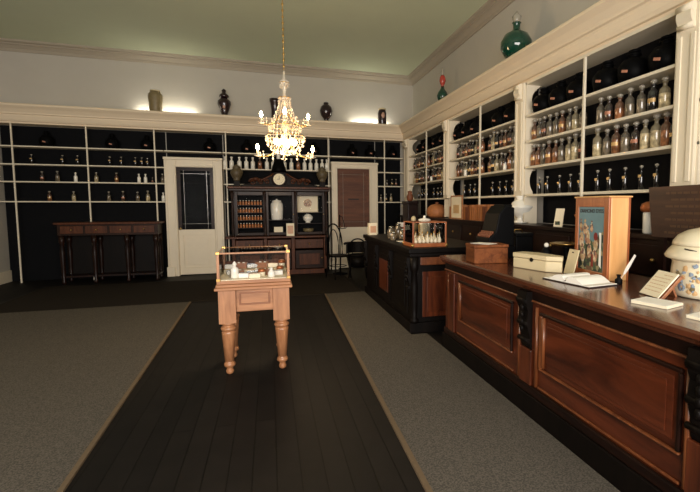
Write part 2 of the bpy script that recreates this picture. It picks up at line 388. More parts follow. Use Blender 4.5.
for k in ('amber', 'brown', 'clear', 'pale', 'dark', 'white', 'russet'):
    P[k] = bottle_proto(k, k in ('amber', 'brown', 'dark')); index_kids(P[k])
P['tall'] = bottle_proto('dark', False, 'tall'); index_kids(P['tall'])
used = {k: False for k in P}
DESC = {'amber': 'amber-brown glass bottle', 'brown': 'dark brown glass bottle', 'clear': 'greyish clear glass bottle', 'pale': 'pale-filled glass bottle',
        'dark': 'black glass bottle', 'white': 'white ceramic bottle', 'russet': 'russet-filled glass bottle', 'tall': 'slim black stoppered bottle'}
def put(kind, loc, rz, label, group, sc=1.0):
    o = P[kind]
    if isinstance(sc, (int, float)): sc = (sc, sc, sc)
    if not used[kind]:
        used[kind] = True; o.location = loc; o.rotation_euler = (0, 0, rz); o['label'] = label; o['group'] = group; o.scale = sc; return o
    return copy_tree(o, loc, rz, label, group, sc)
NUM = ['first', 'second', 'third', 'fourth', 'fifth', 'sixth', 'seventh', 'eighth', 'ninth', 'tenth', 'eleventh', 'twelfth', 'thirteenth', 'fourteenth', 'fifteenth', 'sixteenth', 'seventeenth', 'eighteenth', 'nineteenth', 'twentieth', 'twenty-first', 'twenty-second']
shelfname = {2: 'upper bottle shelf', 1: 'middle bottle shelf', 0: 'lowest shelf'}
HALF = {b + e: f'{w} half of {b} bay' for b in ('nearest', 'middle', 'farthest') for e, w in (('', 'near'), (' far-half', 'far'))}
def row(ys, kinds, zi, bay, scs=None, x=3.19):
    ys = sorted(ys)
    for i, y in enumerate(ys):
        k = kinds[i % len(kinds)] if isinstance(kinds, list) else kinds
        s = scs[i % len(scs)] if scs else 1
        s = s if isinstance(s, tuple) else ((s * .72, s * .72, s * 1.0) if k == 'tall' else (s, s, s * 1.1))
        put(k, (x + .004 * ((i * 7) % 5 - 2), y, ZS[zi] + .001), .25, f'{DESC[k]}, {NUM[i]} from near end, {shelfname[zi]}, {HALF[bay]}', f'bottles on the {shelfname[zi]}, {HALF[bay]}', s)
row([3.02, 3.148, 3.285, 3.41, 3.544, 3.674, 3.80], ['pale', 'dark', 'clear', 'clear', 'russet', 'brown', 'clear'], 2, 'nearest', [(1.1, 1.1, 1.08), 1.03, .98, 1, (1.05, 1.05, 1), .95, 1])
row([4.137 - .08, 4.19, 4.30, 4.42, 4.54, 4.65, 4.77, 4.88, 4.98], ['clear', 'pale', 'clear', 'amber', 'clear', 'clear', 'brown', 'clear', 'amber'], 2, 'nearest far-half', [.98])
row([2.905, 2.995, 3.108, 3.217, 3.332, 3.443, 3.571, 3.705, 3.83], ['dark', 'russet', 'pale', 'pale', 'brown', 'clear', 'amber', 'clear', 'pale'], 1, 'nearest', [.95, 1.08, 1.1, 1, 1, 1, 1.05, .98, 1.1])
row([4.06, 4.18, 4.30, 4.42, 4.54, 4.66, 4.78, 4.90, 4.99], ['brown', 'pale', 'pale', 'clear', 'russet', 'amber', 'clear', 'russet', 'amber'], 1, 'nearest far-half', [1, 1.08, 1.02, 1, 1, 1.04, .95, 1, 1])
row([3.07, 3.246, 3.449, 3.639, 3.82], ['tall'], 0, 'nearest', [1.05])
row([4.08, 4.251, 4.458, 4.682, 4.863], ['tall'], 0, 'nearest far-half', [1.0])
for bay, (a, bmid, c) in (('middle', (5.33, 6.35, 7.55)), ('farthest', (7.87, 8.85, 10.02))):
    for zi in (2, 1):
        kk = ['brown', 'amber', 'brown', 'dark', 'russet', 'clear', 'pale', 'brown', 'amber', 'dark', 'clear']
        random.shuffle(kk)
        if zi == 2: kk = ['brown', 'clear', 'brown', 'amber', 'brown', 'dark', 'pale', 'brown', 'russet']
        ys = [a + .03 + i * .118 for i in range(8)] ; ys2 = [bmid + .08 + i * .118 for i in range(9)]
        row(ys, kk, zi, bay, [1, .97, 1.05, .92]); row(ys2, kk[::-1], zi, bay + ' far-half', [.95, 1.02, .9])
    row([a + .15 + .2 * i for i in range(4)], ['tall'], 0, bay); row([bmid + .15 + .2 * i for i in range(4)], ['tall'], 0, bay + ' far-half')

# white squat jars among the bottles
for (y, z, lab) in ((6.95, ZS[1], 'small white squat jar in front of the bottles, middle shelving bay far half'), (5.62, ZS[1], 'small white squat jar in front of the bottles, middle shelving bay near half'), (8.62, ZS[1], 'small white squat jar in front of the bottles, farthest shelving bay')):
    t = thing('squat_jar', lab, 'jar', (3.128, y, z + .001), 0, 'white squat jars on the right shelves'); t.scale = (.75, .75, .85)
    MB().lathe([(.03, 0), (.035, .006), (.035, .075), (.028, .085), (.028, .092)], 16).build('body', 'white', t)
    MB().lathe([(.032, .092), (.032, .105), (.01, .112)], 16).build('lid', 'white', t)

# big black jars on the top shelf with little gilt labels
t0 = thing('storage_jar', 'x', 'jar', (0, 0, 0)); 
MB().lathe([(.09, 0), (.13, .03), (.143, .09), (.14, .15), (.10, .205), (.05, .225), (.045, .245), (.06, .25), (.06, .262), (.04, .27)], 28).build('body', 'blackjar', t0)
MB().lathe([(.038, .27), (.05, .28), (.05, .295), (.012, .31)], 16).build('lid', 'blackjar', t0)
lb = MB().box(-.150, -.141, -.03, .03, .075, .10, rot=Matrix.Rotation(.22, 3, 'X')); lb.build('gilt_label', 'pinkl', t0, .003)
index_kids(t0)
yl = [3.074, 3.434, 3.78, 4.20, 4.53, 4.87]
yl2 = [5.6, 5.95, 6.7, 7.05, 7.4, 8.1, 8.5, 9.1, 9.5]
first = True
for i, y in enumerate(yl + yl2):
    bay = 'nearest' if i < 6 else ('middle' if i < 11 else 'farthest'); j = i if i < 6 else (i - 6 if i < 11 else i - 11)
    lab = f'big round black gilt-labelled jar, {NUM[j]} from near end, top shelf, {bay} bay'
    if first: o = t0; o.location = (3.24, y, ZS[3] + .001); o['label'] = lab; o['group'] = 'black jars on the top shelf'; first = False
    else: o = copy_tree(t0, (3.24, y, ZS[3] + .001), 0, lab, 'black jars on the top shelf')
    o.rotation_euler = (0, 0, .25); 

# books under the lowest shelf, middle bay
def book(x, y, z, w, h, d, mat, label, group, ang=0):
    t = thing('book', label, 'book', (x, y, z), ang, group)
    c = MB().box(0, d, -w / 2, -w / 2 + .003, 0, h).box(0, d, w / 2 - .003, w / 2, 0, h).box(0, .004, -w / 2, w / 2, 0, h); c.build('cover', mat, t)
    BX(.005, d - .006, -w / 2 + .004, w / 2 - .004, .003, h - .004).build('pages', 'paper', t); return t
y = 5.50; i = 0
bc = [('tan_book', 'tan'), ('brown_book', 'brown'), ('tan_book', 'tan'), ('tan_book', 'tan'), ('brown_book', 'brown'), ('tan_book', 'tan'), ('tan_book', 'tan')]
while y < 7.5 and i < 22:
    w = .045 + .03 * random.random(); k = bc[(i * 3) % 7]
    book(3.02, y + w / 2, 1.261, w, .20 + .05 * random.random(), .17, k[0], f'{k[1]} bound book, {NUM[i]} from the near end of the row on the back counter', 'old books under the shelves of the middle bay')
    y += w + .035 * (random.random() > .6) + .012; i += 1
    if 6.26 < y < 6.38: y = 6.385

# framed pale card by the third pilaster
t = thing('framed_notice', 'pale upright notice in a thin wooden frame standing before the third pilaster', 'notice', (2.985, 7.0, 1.261), 0)
f = MB().box(0, .02, -.24, -.215, 0, .40).box(0, .02, .215, .24, 0, .40).box(0, .02, -.215, .215, 0, .025).box(0, .02, -.215, .215, .375, .40); f.build('frame', 'pineh', t)
BX(.004, .015, -.215, .215, .025, .375).build('sheet', 'paper', t)
BX(.0, .0035, -.12, .12, .10, .24).build('printed_picture', 'amberp', t)

# items on the back counter in the nearest bay
t = thing('leaflet', 'small pale folded leaflet standing on the back counter near the white urn base', 'leaflet', (3.02, 4.23, 1.261), .3)
MB().prism([(0, 0), (.012, 0), (.05, .2), (.045, .2)], 'y', -.055, .055).build('front_sheet', 'paper', t)
BX(-.002, .0005, -.03, .03, .02, .06).build('green_mark', 'leaf', t)
t = thing('shell_basket', 'pale fluted paper cone bowl on the back counter beside the poster cabinet', 'bowl', (3.06, 3.80, 1.261))
b = MB(); n = 28
prof = [(.04, 0), (.045, .02), (.08, .08), (.11, .14), (.105, .145), (.07, .08), (.03, .03)]
rings = []
for j, (r, z) in enumerate(prof): rings.append([b.b.verts.new(((r * (1 + .12 * (1 if k % 2 else -1) * (j > 1))) * cos(2 * pi * k / n), (r * (1 + .12 * (1 if k % 2 else -1) * (j > 1))) * sin(2 * pi * k / n), z + (.03 * sin(5 * pi * k / n) if j in (3, 4) else 0))) for k in range(n)])
for a_, c_ in zip(rings, rings[1:]):
    for k in range(n): b.b.faces.new((a_[k], a_[(k + 1) % n], c_[(k + 1) % n], c_[k]))
b.b.faces.new(rings[0][::-1]); b.b.faces.new(rings[-1]); b.build('fluted_bowl', 'tan_book', t)
o = MB().ball((0, 0, .12), .06, 1, 1, .7).build('filling', 'paper', t)
t = thing('storage_jar', 'white ceramic jar with a rounded copper lid in front of the dark board', 'jar', (3.03, 2.98, 1.261))
MB().lathe([(.042, 0), (.048, .01), (.05, .17), (.045, .18)], 24).build('body', 'white', t)
MB().lathe([(.052, .18), (.068, .19), (.072, .22), (.06, .25), (.03, .265), (.004, .27)], 24).build('lid', 'terr', t)
# inscribed board
t = thing('honours_board', 'large dark wooden board with faint gilt lines of writing behind the white jar', 'board', (2.90, 2.0, .95))
MB().prism([(-.95, .30), (.82, .30), (.87, .69), (-.95, .71)], 'x', 0, .03).build('board', 'boardw', t)
ln = MB(); random.seed(3)
for r in range(7):
    z = .64 - r * .05; y = .70 - (.05 if r % 2 else .0)
    while y > -.2:
        w = .02 + .05 * random.random(); ln.box(-.002, .0, y - w, y, z - .008, z + .008); y -= w + .012
ln.build('faded_lines', 'faint', t)
BX(0, .03, -.5, .5, .27, .30).build('rest_ledge', 'mahogd', t)
for yy in (-.8, .7): BX(.0, .03, yy, yy + .05, -.95 + .0, .30).build('support', 'mahogd', t)

# ------------------------------------------------------------------ near counter
CX0 = 1.735
t = thing('shop_counter', 'long panelled mahogany counter nearest the camera on the right', 'counter')
Y0, Y1 = .35, 4.33
BX(CX0, 2.62, Y0, Y1, .16, .90).build('carcass', 'mahog', t, .004)
BX(CX0 - .03, 2.62, Y0 - .02, Y1 + .02, 0.0, .16).build('plinth', 'ebony', t, .006)  # shadow at the counter's foot painted in as near-black wood
BX(CX0 - .022, CX0, Y0, Y1, .16, .225).build('base_moulding', 'mahogd', t, .012)
BX(CX0 - .016, CX0, Y0, Y1, .825, .84).build('frieze_bead', 'mahogl', t, .006)
BX(CX0 - .006, CX0, Y0, Y1, .84, .90).build('frieze', 'mahogd', t)
MB().prism([(CX0 - .012, .90), (2.62, .90), (2.62, .975), (CX0 - .05, .975), (CX0 - .062, .965), (CX0 - .062, .94), (CX0 - .045, .93), (CX0 - .03, .91)], 'y', Y0 - .03, Y1 + .03).build('worktop', 'top', t, .002)
def framed_panel(y0, y1, z0, z1, parent, x=CX0, mat='mahog'):
    p = BX(x - .008, x, y0 + .05, y1 - .05, z0 + .05, z1 - .05).build('panel', mat, parent, .004)
    BX(x - .014, x - .008, y0 + .085, y1 - .085, z0 + .075, z1 - .075).build('raised_field', mat, p, .01)
    for bx, mt in (((y0, y1, z1 - .022, z1), 'mahogd'), ((y0, y1, z0, z0 + .014), 'mahogl'), ((y0, y0 + .02, z0 + .014, z1 - .022), 'mahogd'), ((y1 - .03, y1, z0 + .014, z1 - .022), 'mahogl')):  # lit and shaded sides painted in: bottom and far lighter, top and near darker
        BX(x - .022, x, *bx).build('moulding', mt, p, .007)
    MB().lathe([(.014, z0 + .03), (.014, z1 - .03)], 10, (x - .012, y1 - .045, 0)).build('bead', 'mahogl', p)
    return p
framed_panel(1.47, 2.58, .375, .775, t); framed_panel(2.94, 3.97, .375, .775, t); framed_panel(.4, 1.22, .375, .775, t)
for ya, yb in ((1.47, 2.6), (2.93, 4.0)): BX(CX0 - .012, CX0, ya, yb, .235, .25).build('lower_bead', 'mahogl', t, .005)
def corbel(y0, y1, parent, x=CX0, top=.895):
    pr = [(x, top), (x - .05, top), (x - .055, top - .05), (x - .05, top - .10), (x - .035, top - .14), (x - .04, top - .18), (x - .045, top - .22), (x - .035, top - .27), (x - .018, top - .32), (x - .02, top - .36), (x - .012, top - .40), (x, top - .42)]
    c = MB().prism(pr, 'y', y0, y1); ym = (y0 + y1) / 2
    for z, r in ((top - .07, .03), (top - .23, .022), (top - .35, .016)): c.lathe([(r, y0 - .008), (r, y1 + .008)], 14, (x - .03, 0, z), 'y')
    for k in range(4): c.ball((x - .05, ym, top - .12 - .05 * k), .018, .7, 1, 1.3, 8)
    return c.build('corbel', 'ebony', parent)
for ya in (2.69, 1.30, 4.08):
    if ya < 4: corbel(ya, ya + .12, t)
    BX(CX0 - .02, CX0, ya - .015, ya + .135, .225, .48 if ya < 4 else .82).build('pilaster_block', 'mahogv', t, .006)
for ya in (2.845, 1.44, 4.22, 2.62): MB().lathe([(.013, .24), (.013, .80)], 10, (CX0 - .008, ya, 0)).build('upright_bead', 'mahogl', t)

# far counter
t = thing('shop_counter', 'dark far counter standing forward beyond the long mahogany one', 'counter')
FX, FY0, FY1 = 1.55, 4.93, 7.5
BX(FX, 2.55, FY0, FY1, .12, .90).build('carcass', 'ebony', t, .004)
BX(FX - .03, 2.55, FY0 - .03, FY1 + .03, 0, .12).build('plinth', 'ebony', t, .004)
BX(FX - .05, 2.6, FY0 - .06, FY1 + .05, .94, 1.0).build('worktop', 'ebony', t, .01)
BX(FX - .03, 2.58, FY0 - .03, FY1 + .03, .90, .94).build('top_moulding', 'ebony', t, .008)
p = BX(FX + .13, FX + .52, FY0 - .008, FY0, .18, .72).build('end_panel', 'mahogv', t, .004)  # end face browner than the black front: lit tone put into the wood
BX(FX + .18, FX + .46, FY0 - .02, FY0 - .008, .24, .66).build('raised_field', 'mahogv', p, .008)
BX(FX + .1, FX + .5, FY0 - .025, FY0, .80, .89).build('end_frieze', 'mahogl', t, .006)
MB().lathe([(.05, .12), (.05, .16), (.03, .18), (.038, .3), (.042, .55), (.03, .72), (.045, .74), (.05, .78), (.05, .90)], 16, (FX + .03, FY0 - .0, 0)).build('corner_column', 'ebony', t)
for k in range(3):
    y = FY0 + .15 + k * .82
    p = BX(FX - .012, FX, y, y + .66, .2, .8).build('front_panel', 'ebony', t, .006)
    BX(FX - .022, FX - .012, y + .08, y + .58, .28, .72).build('raised_field', 'mahogv' if k == 1 else 'ebony', p, .008)  # middle field redder than its neighbours: a lit panel painted in
for k in range(4):
    y = FY0 + .02 + k * .83; corbel(y, y + .09, t, FX, .89)

# ------------------------------------------------------------------ display table in the middle
TX0, TX1, TY0, TY1 = -.455, .175, 4.12, 4.70
t = thing('display_table', 'honey oak table with thick turned legs carrying the glass case', 'table', (-.150, 4.44, 0), 0)
hx, hy = .255, .255
def leg_mb(sx, sy):
    b = MB(); cx, cy = sx * (hx - .03), sy * (hy - .03)
    b.box(cx - .07, cx + .07, cy - .07, cy + .07, .47, .765)
    prof = [(.018, 0), (.03, .012), (.034, .03), (.026, .05), (.03, .065), (.046, .075), (.05, .09), (.045, .105), (.036, .112), (.04, .118)]
    b.lathe(prof, 16, (cx, cy, 0)); 
    b.lathe([(.040, .115), (.060, .37), (.062, .385), (.046, .398)], 8, (cx, cy, 0), phase=pi / 8)
    for f in b.b.faces: pass
    b.lathe([(.046, .395), (.062, .403), (.067, .417), (.060, .432), (.048, .437), (.048, .448), (.064, .455), (.066, .471)], 18, (cx, cy, 0))
    return b
for sx in (-1, 1):
    for sy in (-1, 1): leg_mb(sx, sy).build('leg', 'pine', t)
for sy in (-1, 1):
    a = BX(-.155, .155, sy * (hy - .03) - .03, sy * (hy - .03) + .03, .56, .765).build('apron', 'pineh', t, .003)
    yq = sy * hy - (.0 if sy < 0 else 0)
    if sy < 0:
        fr = MB().box(-.13, .13, -hy - .012, -hy + .002, .72, .735).box(-.13, .13, -hy - .012, -hy + .002, .62, .635).box(-.13, -.115, -hy - .012, -hy + .002, .635, .72).box(.115, .13, -hy - .012, -hy + .002, .635, .72)
        fr.build('panel_moulding', 'pinem', a, .002)
for sx in (-1, 1): BX(sx * (hx - .03) - .03, sx * (hx - .03) + .03, -.16, .16, .56, .765).build('side_apron', 'pine', t, .003)
BX(-.322, .322, -.335, .305, .765, .79).build('tabletop', 'pineh', t, .006)
BX(-.31, .31, -.32, .29, .79, .815).build('top_moulding', 'pineh', t, .006)
# glass case
t = thing('glass_case', 'glass display case with thin wooden frame and brass corners on the oak table', 'display case', (-.148, 4.42, .816))
BX(-.305, .305, -.28, .28, 0, .03).build('base_frame', 'pineh', t, .004)
BX(-.28, .28, .10, .25, .036, .075).build('display_step', 'tin', t, .002); BX(-.28, .28, .25, .258, .036, .14).build('back_board', 'sidel', t)
BX(-.295, .295, -.262, .262, .03, .036).build('lining', 'paper', t)
H = .275
for sx in (-1, 1):
    for sy in (-1, 1):
        BX(sx * .29 - .011, sx * .29 + .011, sy * .268 - .011, sy * .268 + .011, .03, H).build('corner_post', 'pine', t, .002)
        for z in (.03, H - .012): BX(sx * .29 - .017, sx * .29 + .017, sy * .268 - .017, sy * .268 + .017, z - .004, z + .02).build('brass_corner', 'brass', t, .003)
for sy in (-1, 1): BX(-.29, .29, sy * .268 - .009, sy * .268 + .009, H - .014, H).build('top_rail', 'pineh', t, .002)
for sx in (-1, 1): BX(sx * .29 - .009, sx * .29 + .009, -.26, .26, H - .014, H).build('top_rail', 'pine', t, .002)
BX(-.288, .288, -.271, -.268, .035, H - .015).build('front_pane', 'glass', t)
BX(-.288, .288, .268, .271, .035, H - .015).build('back_pane', 'glass', t)
BX(-.293, -.290, -.255, .255, .035, H - .015).build('side_pane', 'glass', t); BX(.290, .293, -.255, .255, .035, H - .015).build('side_pane', 'glass', t)
BX(-.29, .29, -.258, .258, H - .006, H - .002).build('top_pane', 'glass', t)
zb = .816 + .037; ox, oy = -.148, 4.42
t = thing('pill_bottle', 'white bottle with pointed stopper standing at left inside the glass case', 'bottle', (ox - .165, oy - .17, zb))
MB().lathe([(.03, 0), (.034, .005), (.034, .075), (.03, .088), (.014, .10), (.013, .115)], 18).build('body', 'white', t)
MB().lathe([(.018, .115), (.02, .125), (.008, .145), (.003, .15)], 14).build('stopper', 'white', t)
t = thing('pill_bottle', 'small round-shouldered white jar at right inside the glass case', 'bottle', (ox + .145, oy - .2, zb))
MB().lathe([(.026, 0), (.031, .005), (.031, .04), (.016, .062), (.012, .075)], 18).build('body', 'white', t)
MB().lathe([(.014, .075), (.014, .083), (.004, .088)], 14).build('stopper', 'white', t)
cc = [('pillbox', 'round pale pillbox', 'creamg'), ('tray', 'shallow tan wooden tray', 'pinem'), ('packet', 'folded ivory packet', 'paper'), ('tin', 'small grey tin', 'chrome'), ('packet', 'white card packet', 'paperw')]
random.seed(21)
spots = [(-.08, -.16, 4), (.0, -.2, 2), (.06, -.12, 0), (-.02, -.06, 3), (.1, -.04, 1), (.19, -.08, 4), (-.15, -.05, 1), (-.2, .05, 3), (-.06, .07, 2), (.05, .04, 4), (.165, .12, 2), (-.13, .16, 1), (-.03, .18, 3), (.06, .19, 1), (.22, .02, 0), (-.22, .17, 4), (.24, .2, 0)]
places = ['front left', 'front centre', 'front centre right', 'middle', 'middle right', 'right front', 'middle left', 'left', 'centre', 'right of centre', 'far right', 'back left', 'back centre', 'back right of centre', 'right middle', 'back left corner', 'back right corner']
for i, (x, y, k) in enumerate(spots):
    nm, ds, mt = cc[k]
    t = thing(nm, f'{ds} lying in the {places[i]} of the oak-framed glass case', nm, (ox + x * 1.02, oy + (.175 if y > .07 else min(y, .05)), zb + (.0395 if y > .07 else 0)), random.uniform(-.35, .35), 'small wares inside the glass case')
    t.scale = (1.25, 1.25, 1.8)
    if k == 0:
        MB().lathe([(.025, 0), (.025, .022)], 16).build('box_body', mt, t); MB().lathe([(.027, .022), (.027, .034), (.02, .038)], 16).build('lid', 'terr', t)
    elif k == 1:
        b = MB().box(-.045, .045, -.03, .03, 0, .006).box(-.045, .045, -.03, -.025, .006, .03).box(-.045, .045, .025, .03, .006, .03).box(-.045, -.04, -.025, .025, .006, .03).box(.04, .045, -.025, .025, .006, .03); b.build('tray_body', 'pinem', t)
        MB().ball((-.015, 0, .02), .014).ball((.02, .003, .02), .013).build('pills', 'paperw', t)
    else:
        BX(-.038, .038, -.024, .024, 0, .022).build('body', mt, t, .003); BX(-.039, .039, -.006, .006, 0, .023).build('band', 'red_book' if k == 2 else 'bluep', t)

# ------------------------------------------------------------------ things on the near counter
ZT = .976
# poster cabinet
ang = math.atan2(.03, -.39)
t = thing('dye_cabinet', 'tall orange wooden cabinet with a printed picture door on the counter', 'cabinet', (2.19, 2.49, ZT), -.077)
W_, D_, H_ = .39, .160, .575
BX(0.012, D_, 0, W_, 0.0, H_).build('carcass', 'pinel', t, .004)
BX(-.012, D_ + .012, -.012, W_ + .012, H_, H_ + .012).build('top_board', 'pinel', t, .004)
BX(D_ - .012, D_ + .003, -.004, .0, 0, H_).build('edge_strip', 'pined', t, .001)
d = MB().box(-.006, .012, 0, .05, 0, H_).box(-.006, .012, W_ - .04, W_, 0, H_).box(-.006, .012, .05, W_ - .04, H_ - .065, H_).box(-.006, .012, .05, W_ - .04, 0, .05).build('door_frame', 'pined', t, .003)
def lp(y0, y1, z0, z1, mat, nm, x0=-.001, x1=.002): return BX(x0, x1, y0, y1, z0, z1).build(nm, mat, d)
BX(0, .012, .05, W_ - .04, .05, H_ - .065).build('printed_sheet', 'sky', d)
# local +Y runs left in the picture: sheet spans .05...35
b = MB().prism([(.06, .05), (.35, .05), (.35, .22), (.31, .27), (.27, .24), (.22, .28), (.15, .25), (.11, .31), (.06, .34)], 'x', -.0012, .0); b.build('printed_garden', 'leaf', d)
b = MB()
for (y, z, s) in ((.31, .27, 1.0), (.29, .16, 1.0), (.24, .29, 1), (.21, .19, .9), (.15, .16, .9), (.14, .24, .8), (.27, .35, .8), (.19, .36, .6), (.32, .37, .6)):
    b.prism([(y + s * .03 * cos(a) * (1.0), z + s * .055 * sin(a)) for a in [k * pi / 6 for k in range(12)]], 'x', -.0022, -.0012)
    b.prism([(y + s * .014 * cos(a), z + s * (.072 + .016 * sin(a))) for a in [k * pi / 5 for k in range(10)]], 'x', -.0022, -.0012)
b.build('printed_figures', 'figs', d)
b = MB().prism([(.14 + .022 * cos(a), .30 + .03 * sin(a)) for a in [k * pi / 6 for k in range(12)]], 'x', -.003, -.0022).prism([(.16, .08), (.19, .08), (.18, .17), (.165, .17)], 'x', -.003, -.0022); b.build('printed_red_dress', 'red_book', d)
MB().prism([(.075, .08), (.10, .10), (.095, .28), (.105, .33), (.08, .33)], 'x', -.0025, -.0012).build('printed_white_strip', 'paperw', d)
def text_mesh(txt, size, name, mat, parent, loc, rot, ext=.0008):
    cu = bpy.data.curves.new(name, 'FONT'); cu.body = txt; cu.size = size; cu.extrude = ext; cu.align_x = 'CENTER'; cu.align_y = 'CENTER'
    o = bpy.data.objects.new(name, cu); COL.objects.link(o)
    bpy.context.view_layer.update(); dg = bpy.context.evaluated_depsgraph_get()
    me = bpy.data.meshes.new_from_object(o.evaluated_get(dg)); bpy.data.objects.remove(o)
    q = bpy.data.objects.new(name, me); COL.objects.link(q); me.materials.clear(); me.materials.append(M[mat]); q.parent = parent; q.location = loc; q.rotation_euler = rot
    return q
text_mesh('DIAMOND DYES', .037, 'title_lettering', 'ink', d, (-.0015, .198, H_ - .095), (pi / 2, 0, -pi / 2))
# small upright card leaning against the cabinet
t = thing('price_card', 'small beige upright card leaning on the left side of the picture cabinet', 'card', (2.15, 2.865, ZT), -.077)
MB().prism([(0, 0), (.008, 0), (.055, .185), (.047, .185)], 'y', -.065, .06).build('card', 'tin', t)
BX(.036, .046, -.008, .008, .160, .168).build('pin', 'ink', t)
# cream tin case
t = thing('cash_tin', 'long cream tin case with angled end and dark oval lock on the counter', 'tin', (1.95, 3.337, ZT))
tp = [(0, 0), (.0864, -.349), (.175, -.432), (.235, -.36), (.2, -.08), (.12, .04)]
MB().prism(tp, 'z', 0, .085).build('body', 'tin', t, .008)
MB().prism([(x * 1.02 - .003, y * 1.02 + .003) for x, y in tp], 'z', .088, .125).build('lid', 'tin', t, .006)
rzl = math.atan2(-.349, .0864)
MB().lathe([(.017, -.006), (.017, .003)], 18, (0, 0, 0), 'y').build('lock_plate', 'ebony', t, loc=(.0504, -.204, .083)).rotation_euler = (0, 0, rzl)
# scale behind tin
t = thing('counter_scale', 'old black counter scale with shallow brass dish behind the cream tin', 'scale', (2.40, 3.36, ZT), -.5)
BX(-.16, .16, -.09, .09, 0, .05).build('base', 'blackgloss', t, .012)
MB().lathe([(.05, .05), (.03, .08), (.025, .14), (.045, .16)], 20, (.08, 0, 0)).build('pillar', 'blackgloss', t)
MB().lathe([(.05, .16), (.12, .175), (.145, .19), (.14, .192), (.06, .18)], 28, (.08, 0, 0)).build('dish', 'brass', t)
MB().lathe([(.03, .05), (.045, .07), (.045, .12), (.02, .15), (.006, .155)], 20, (-.09, 0, 0)).build('weight_pan', 'blackgloss', t)
MB().ball((-.09, 0, .17), .022).build('knob', 'white', t)
t = thing('tea_caddy', 'tall dark reddish-brown canister behind the tin and scale', 'canister', (2.50, 3.06, ZT))
MB().lathe([(.09, 0), (.095, .01), (.095, .24), (.08, .27), (.05, .29), (.05, .30)], 24).build('body', 'mahogd', t); MB().lathe([(.055, .30), (.055, .32), (.02, .335), (.02, .35)], 20).build('lid', 'mahogd', t)
# cash register
t = thing('cash_register', 'tall black sloping old cash register between the brown box and cream tin', 'cash register', (2.13, 4.03, ZT), .05)
BX(-.14, .16, -.15, .15, 0, .12).build('drawer_base', 'blackgloss', t, .01)
MB().prism([(-.135, .12), (.15, .12), (.15, .50), (.05, .52), (-.02, .44), (-.06, .26), (-.13, .20)], 'y', -.14, .14).build('body', 'blackgloss', t, .01)
for r in range(3):
    for c in range(8): MB().lathe([(.009, 0), (.009, .03)], 8, (-.115 + .02 * r, -.105 + .03 * c, .205 + .016 * r)).build('key', 'brown_book', t)
BX(.05, .15, -.1, .1, .50, .53).build('crest', 'blackgloss', t, .01)
# wooden box
t = thing('wooden_box', 'low reddish-brown wooden box with a sheet of paper on top, left on counter', 'box', (1.90, 3.71, ZT), -.10)
BX(-.17, .15, -.12, .12, 0, .14).build('body', 'boxw', t, .006); BX(-.175, .155, -.125, .125, .142, .17).build('lid', 'boxw', t, .006)
t = tag(BX(-.07, .07, -.1, .1, 0, .003, rot=Matrix.Rotation(.5, 4, 'Z')).build('paper_sheet', 'paperw', loc=(1.86, 3.71, ZT + .1715)), 'white paper sheet lying on the low brown wooden box', 'paper')
# deed box
t = thing('deed_box', 'black tin box at the far end of the near counter beside the brown box', 'box', (2.50, 4.18, ZT))
BX(-.1, .1, -.13, .13, 0, .2).build('body', 'blackgloss', t, .008); BX(-.105, .105, -.135, .135, .2, .235).build('lid', 'blackgloss', t, .01)
MB().tube([(-.05, 0, .235), (-.04, 0, .265), (.04, 0, .265), (.05, 0, .235)], .006).build('handle', 'brass', t)
# open book
t = thing('open_book', 'open white-paged visitor book lying on the counter before the picture cabinet', 'book', (2.0, 2.545, ZT), -pi / 2 + .13); t.scale = (.86, .95, 1)
BX(-.25, .25, -.14, .14, 0, .006).build('cover', 'ink', t, .001)
def page(sg):
    pr = [(0, .006)] + [(sg * .24 * k / 8, .010 + .045 * sin(min(1, k / 8 * 1.25 + .12) * pi) ** .7 * (1 - .4 * k / 8)) for k in range(1, 8)] + [(sg * .24, .010), (sg * .24, .006)]
    return MB().prism(pr, 'y', -.132, .132)
page(-1).build('left_pages', 'paperw', t); page(1).build('right_pages', 'paperw', t)
MB().tube([(0, -.14, .014), (.03, -.05, .042), (.05, .05, .044), (.02, .135, .03)], .003, 6).build('ribbon', 'ink', t)
# ink bottle and quill
t = thing('ink_bottle', 'small black ink bottle standing beside the picture cabinet', 'ink bottle', (2.19, 2.385, ZT))
MB().lathe([(.022, 0), (.024, .004), (.024, .03), (.012, .042), (.011, .055), (.015, .058), (.015, .064), (.008, .064), (.008, .05)], 18, caps=False).build('body', 'blackgloss', t)
t = thing('quill_pen', 'white quill pen leaning out of the small ink bottle', 'pen', (2.19, 2.385, ZT))
q0 = Vector((0, 0, .008)); q1 = Vector((.125, -.005, .19))
MB().tube([q0 + (q1 - q0) * k / 4 for k in range(5)], .0022, 6).build('shaft', 'paperw', t)
b = MB(); dq = (q1 - q0).normalized(); up_ = Vector((-dq.z, 0, dq.x))
pts = []
for k in range(9): u = .32 + .68 * k / 8; pts.append((q0 + (q1 - q0) * u, .009 * sin(min(.8, k / 8 + .12) * pi) + .004))
A = [b.b.verts.new(p + up_ * w + Vector((0, -.001, 0))) for p, w in pts] + [b.b.verts.new(p - up_ * w + Vector((0, -.001, 0))) for p, w in pts[::-1]]
B = [b.b.verts.new(v.co + Vector((0, .002, 0))) for v in A]
b.b.faces.new(A); b.b.faces.new(B[::-1])
for k in range(len(A)): b.b.faces.new((A[k], A[(k + 1) % len(A)], B[(k + 1) % len(A)], B[k]))
b.build('vane', 'paperw', t)
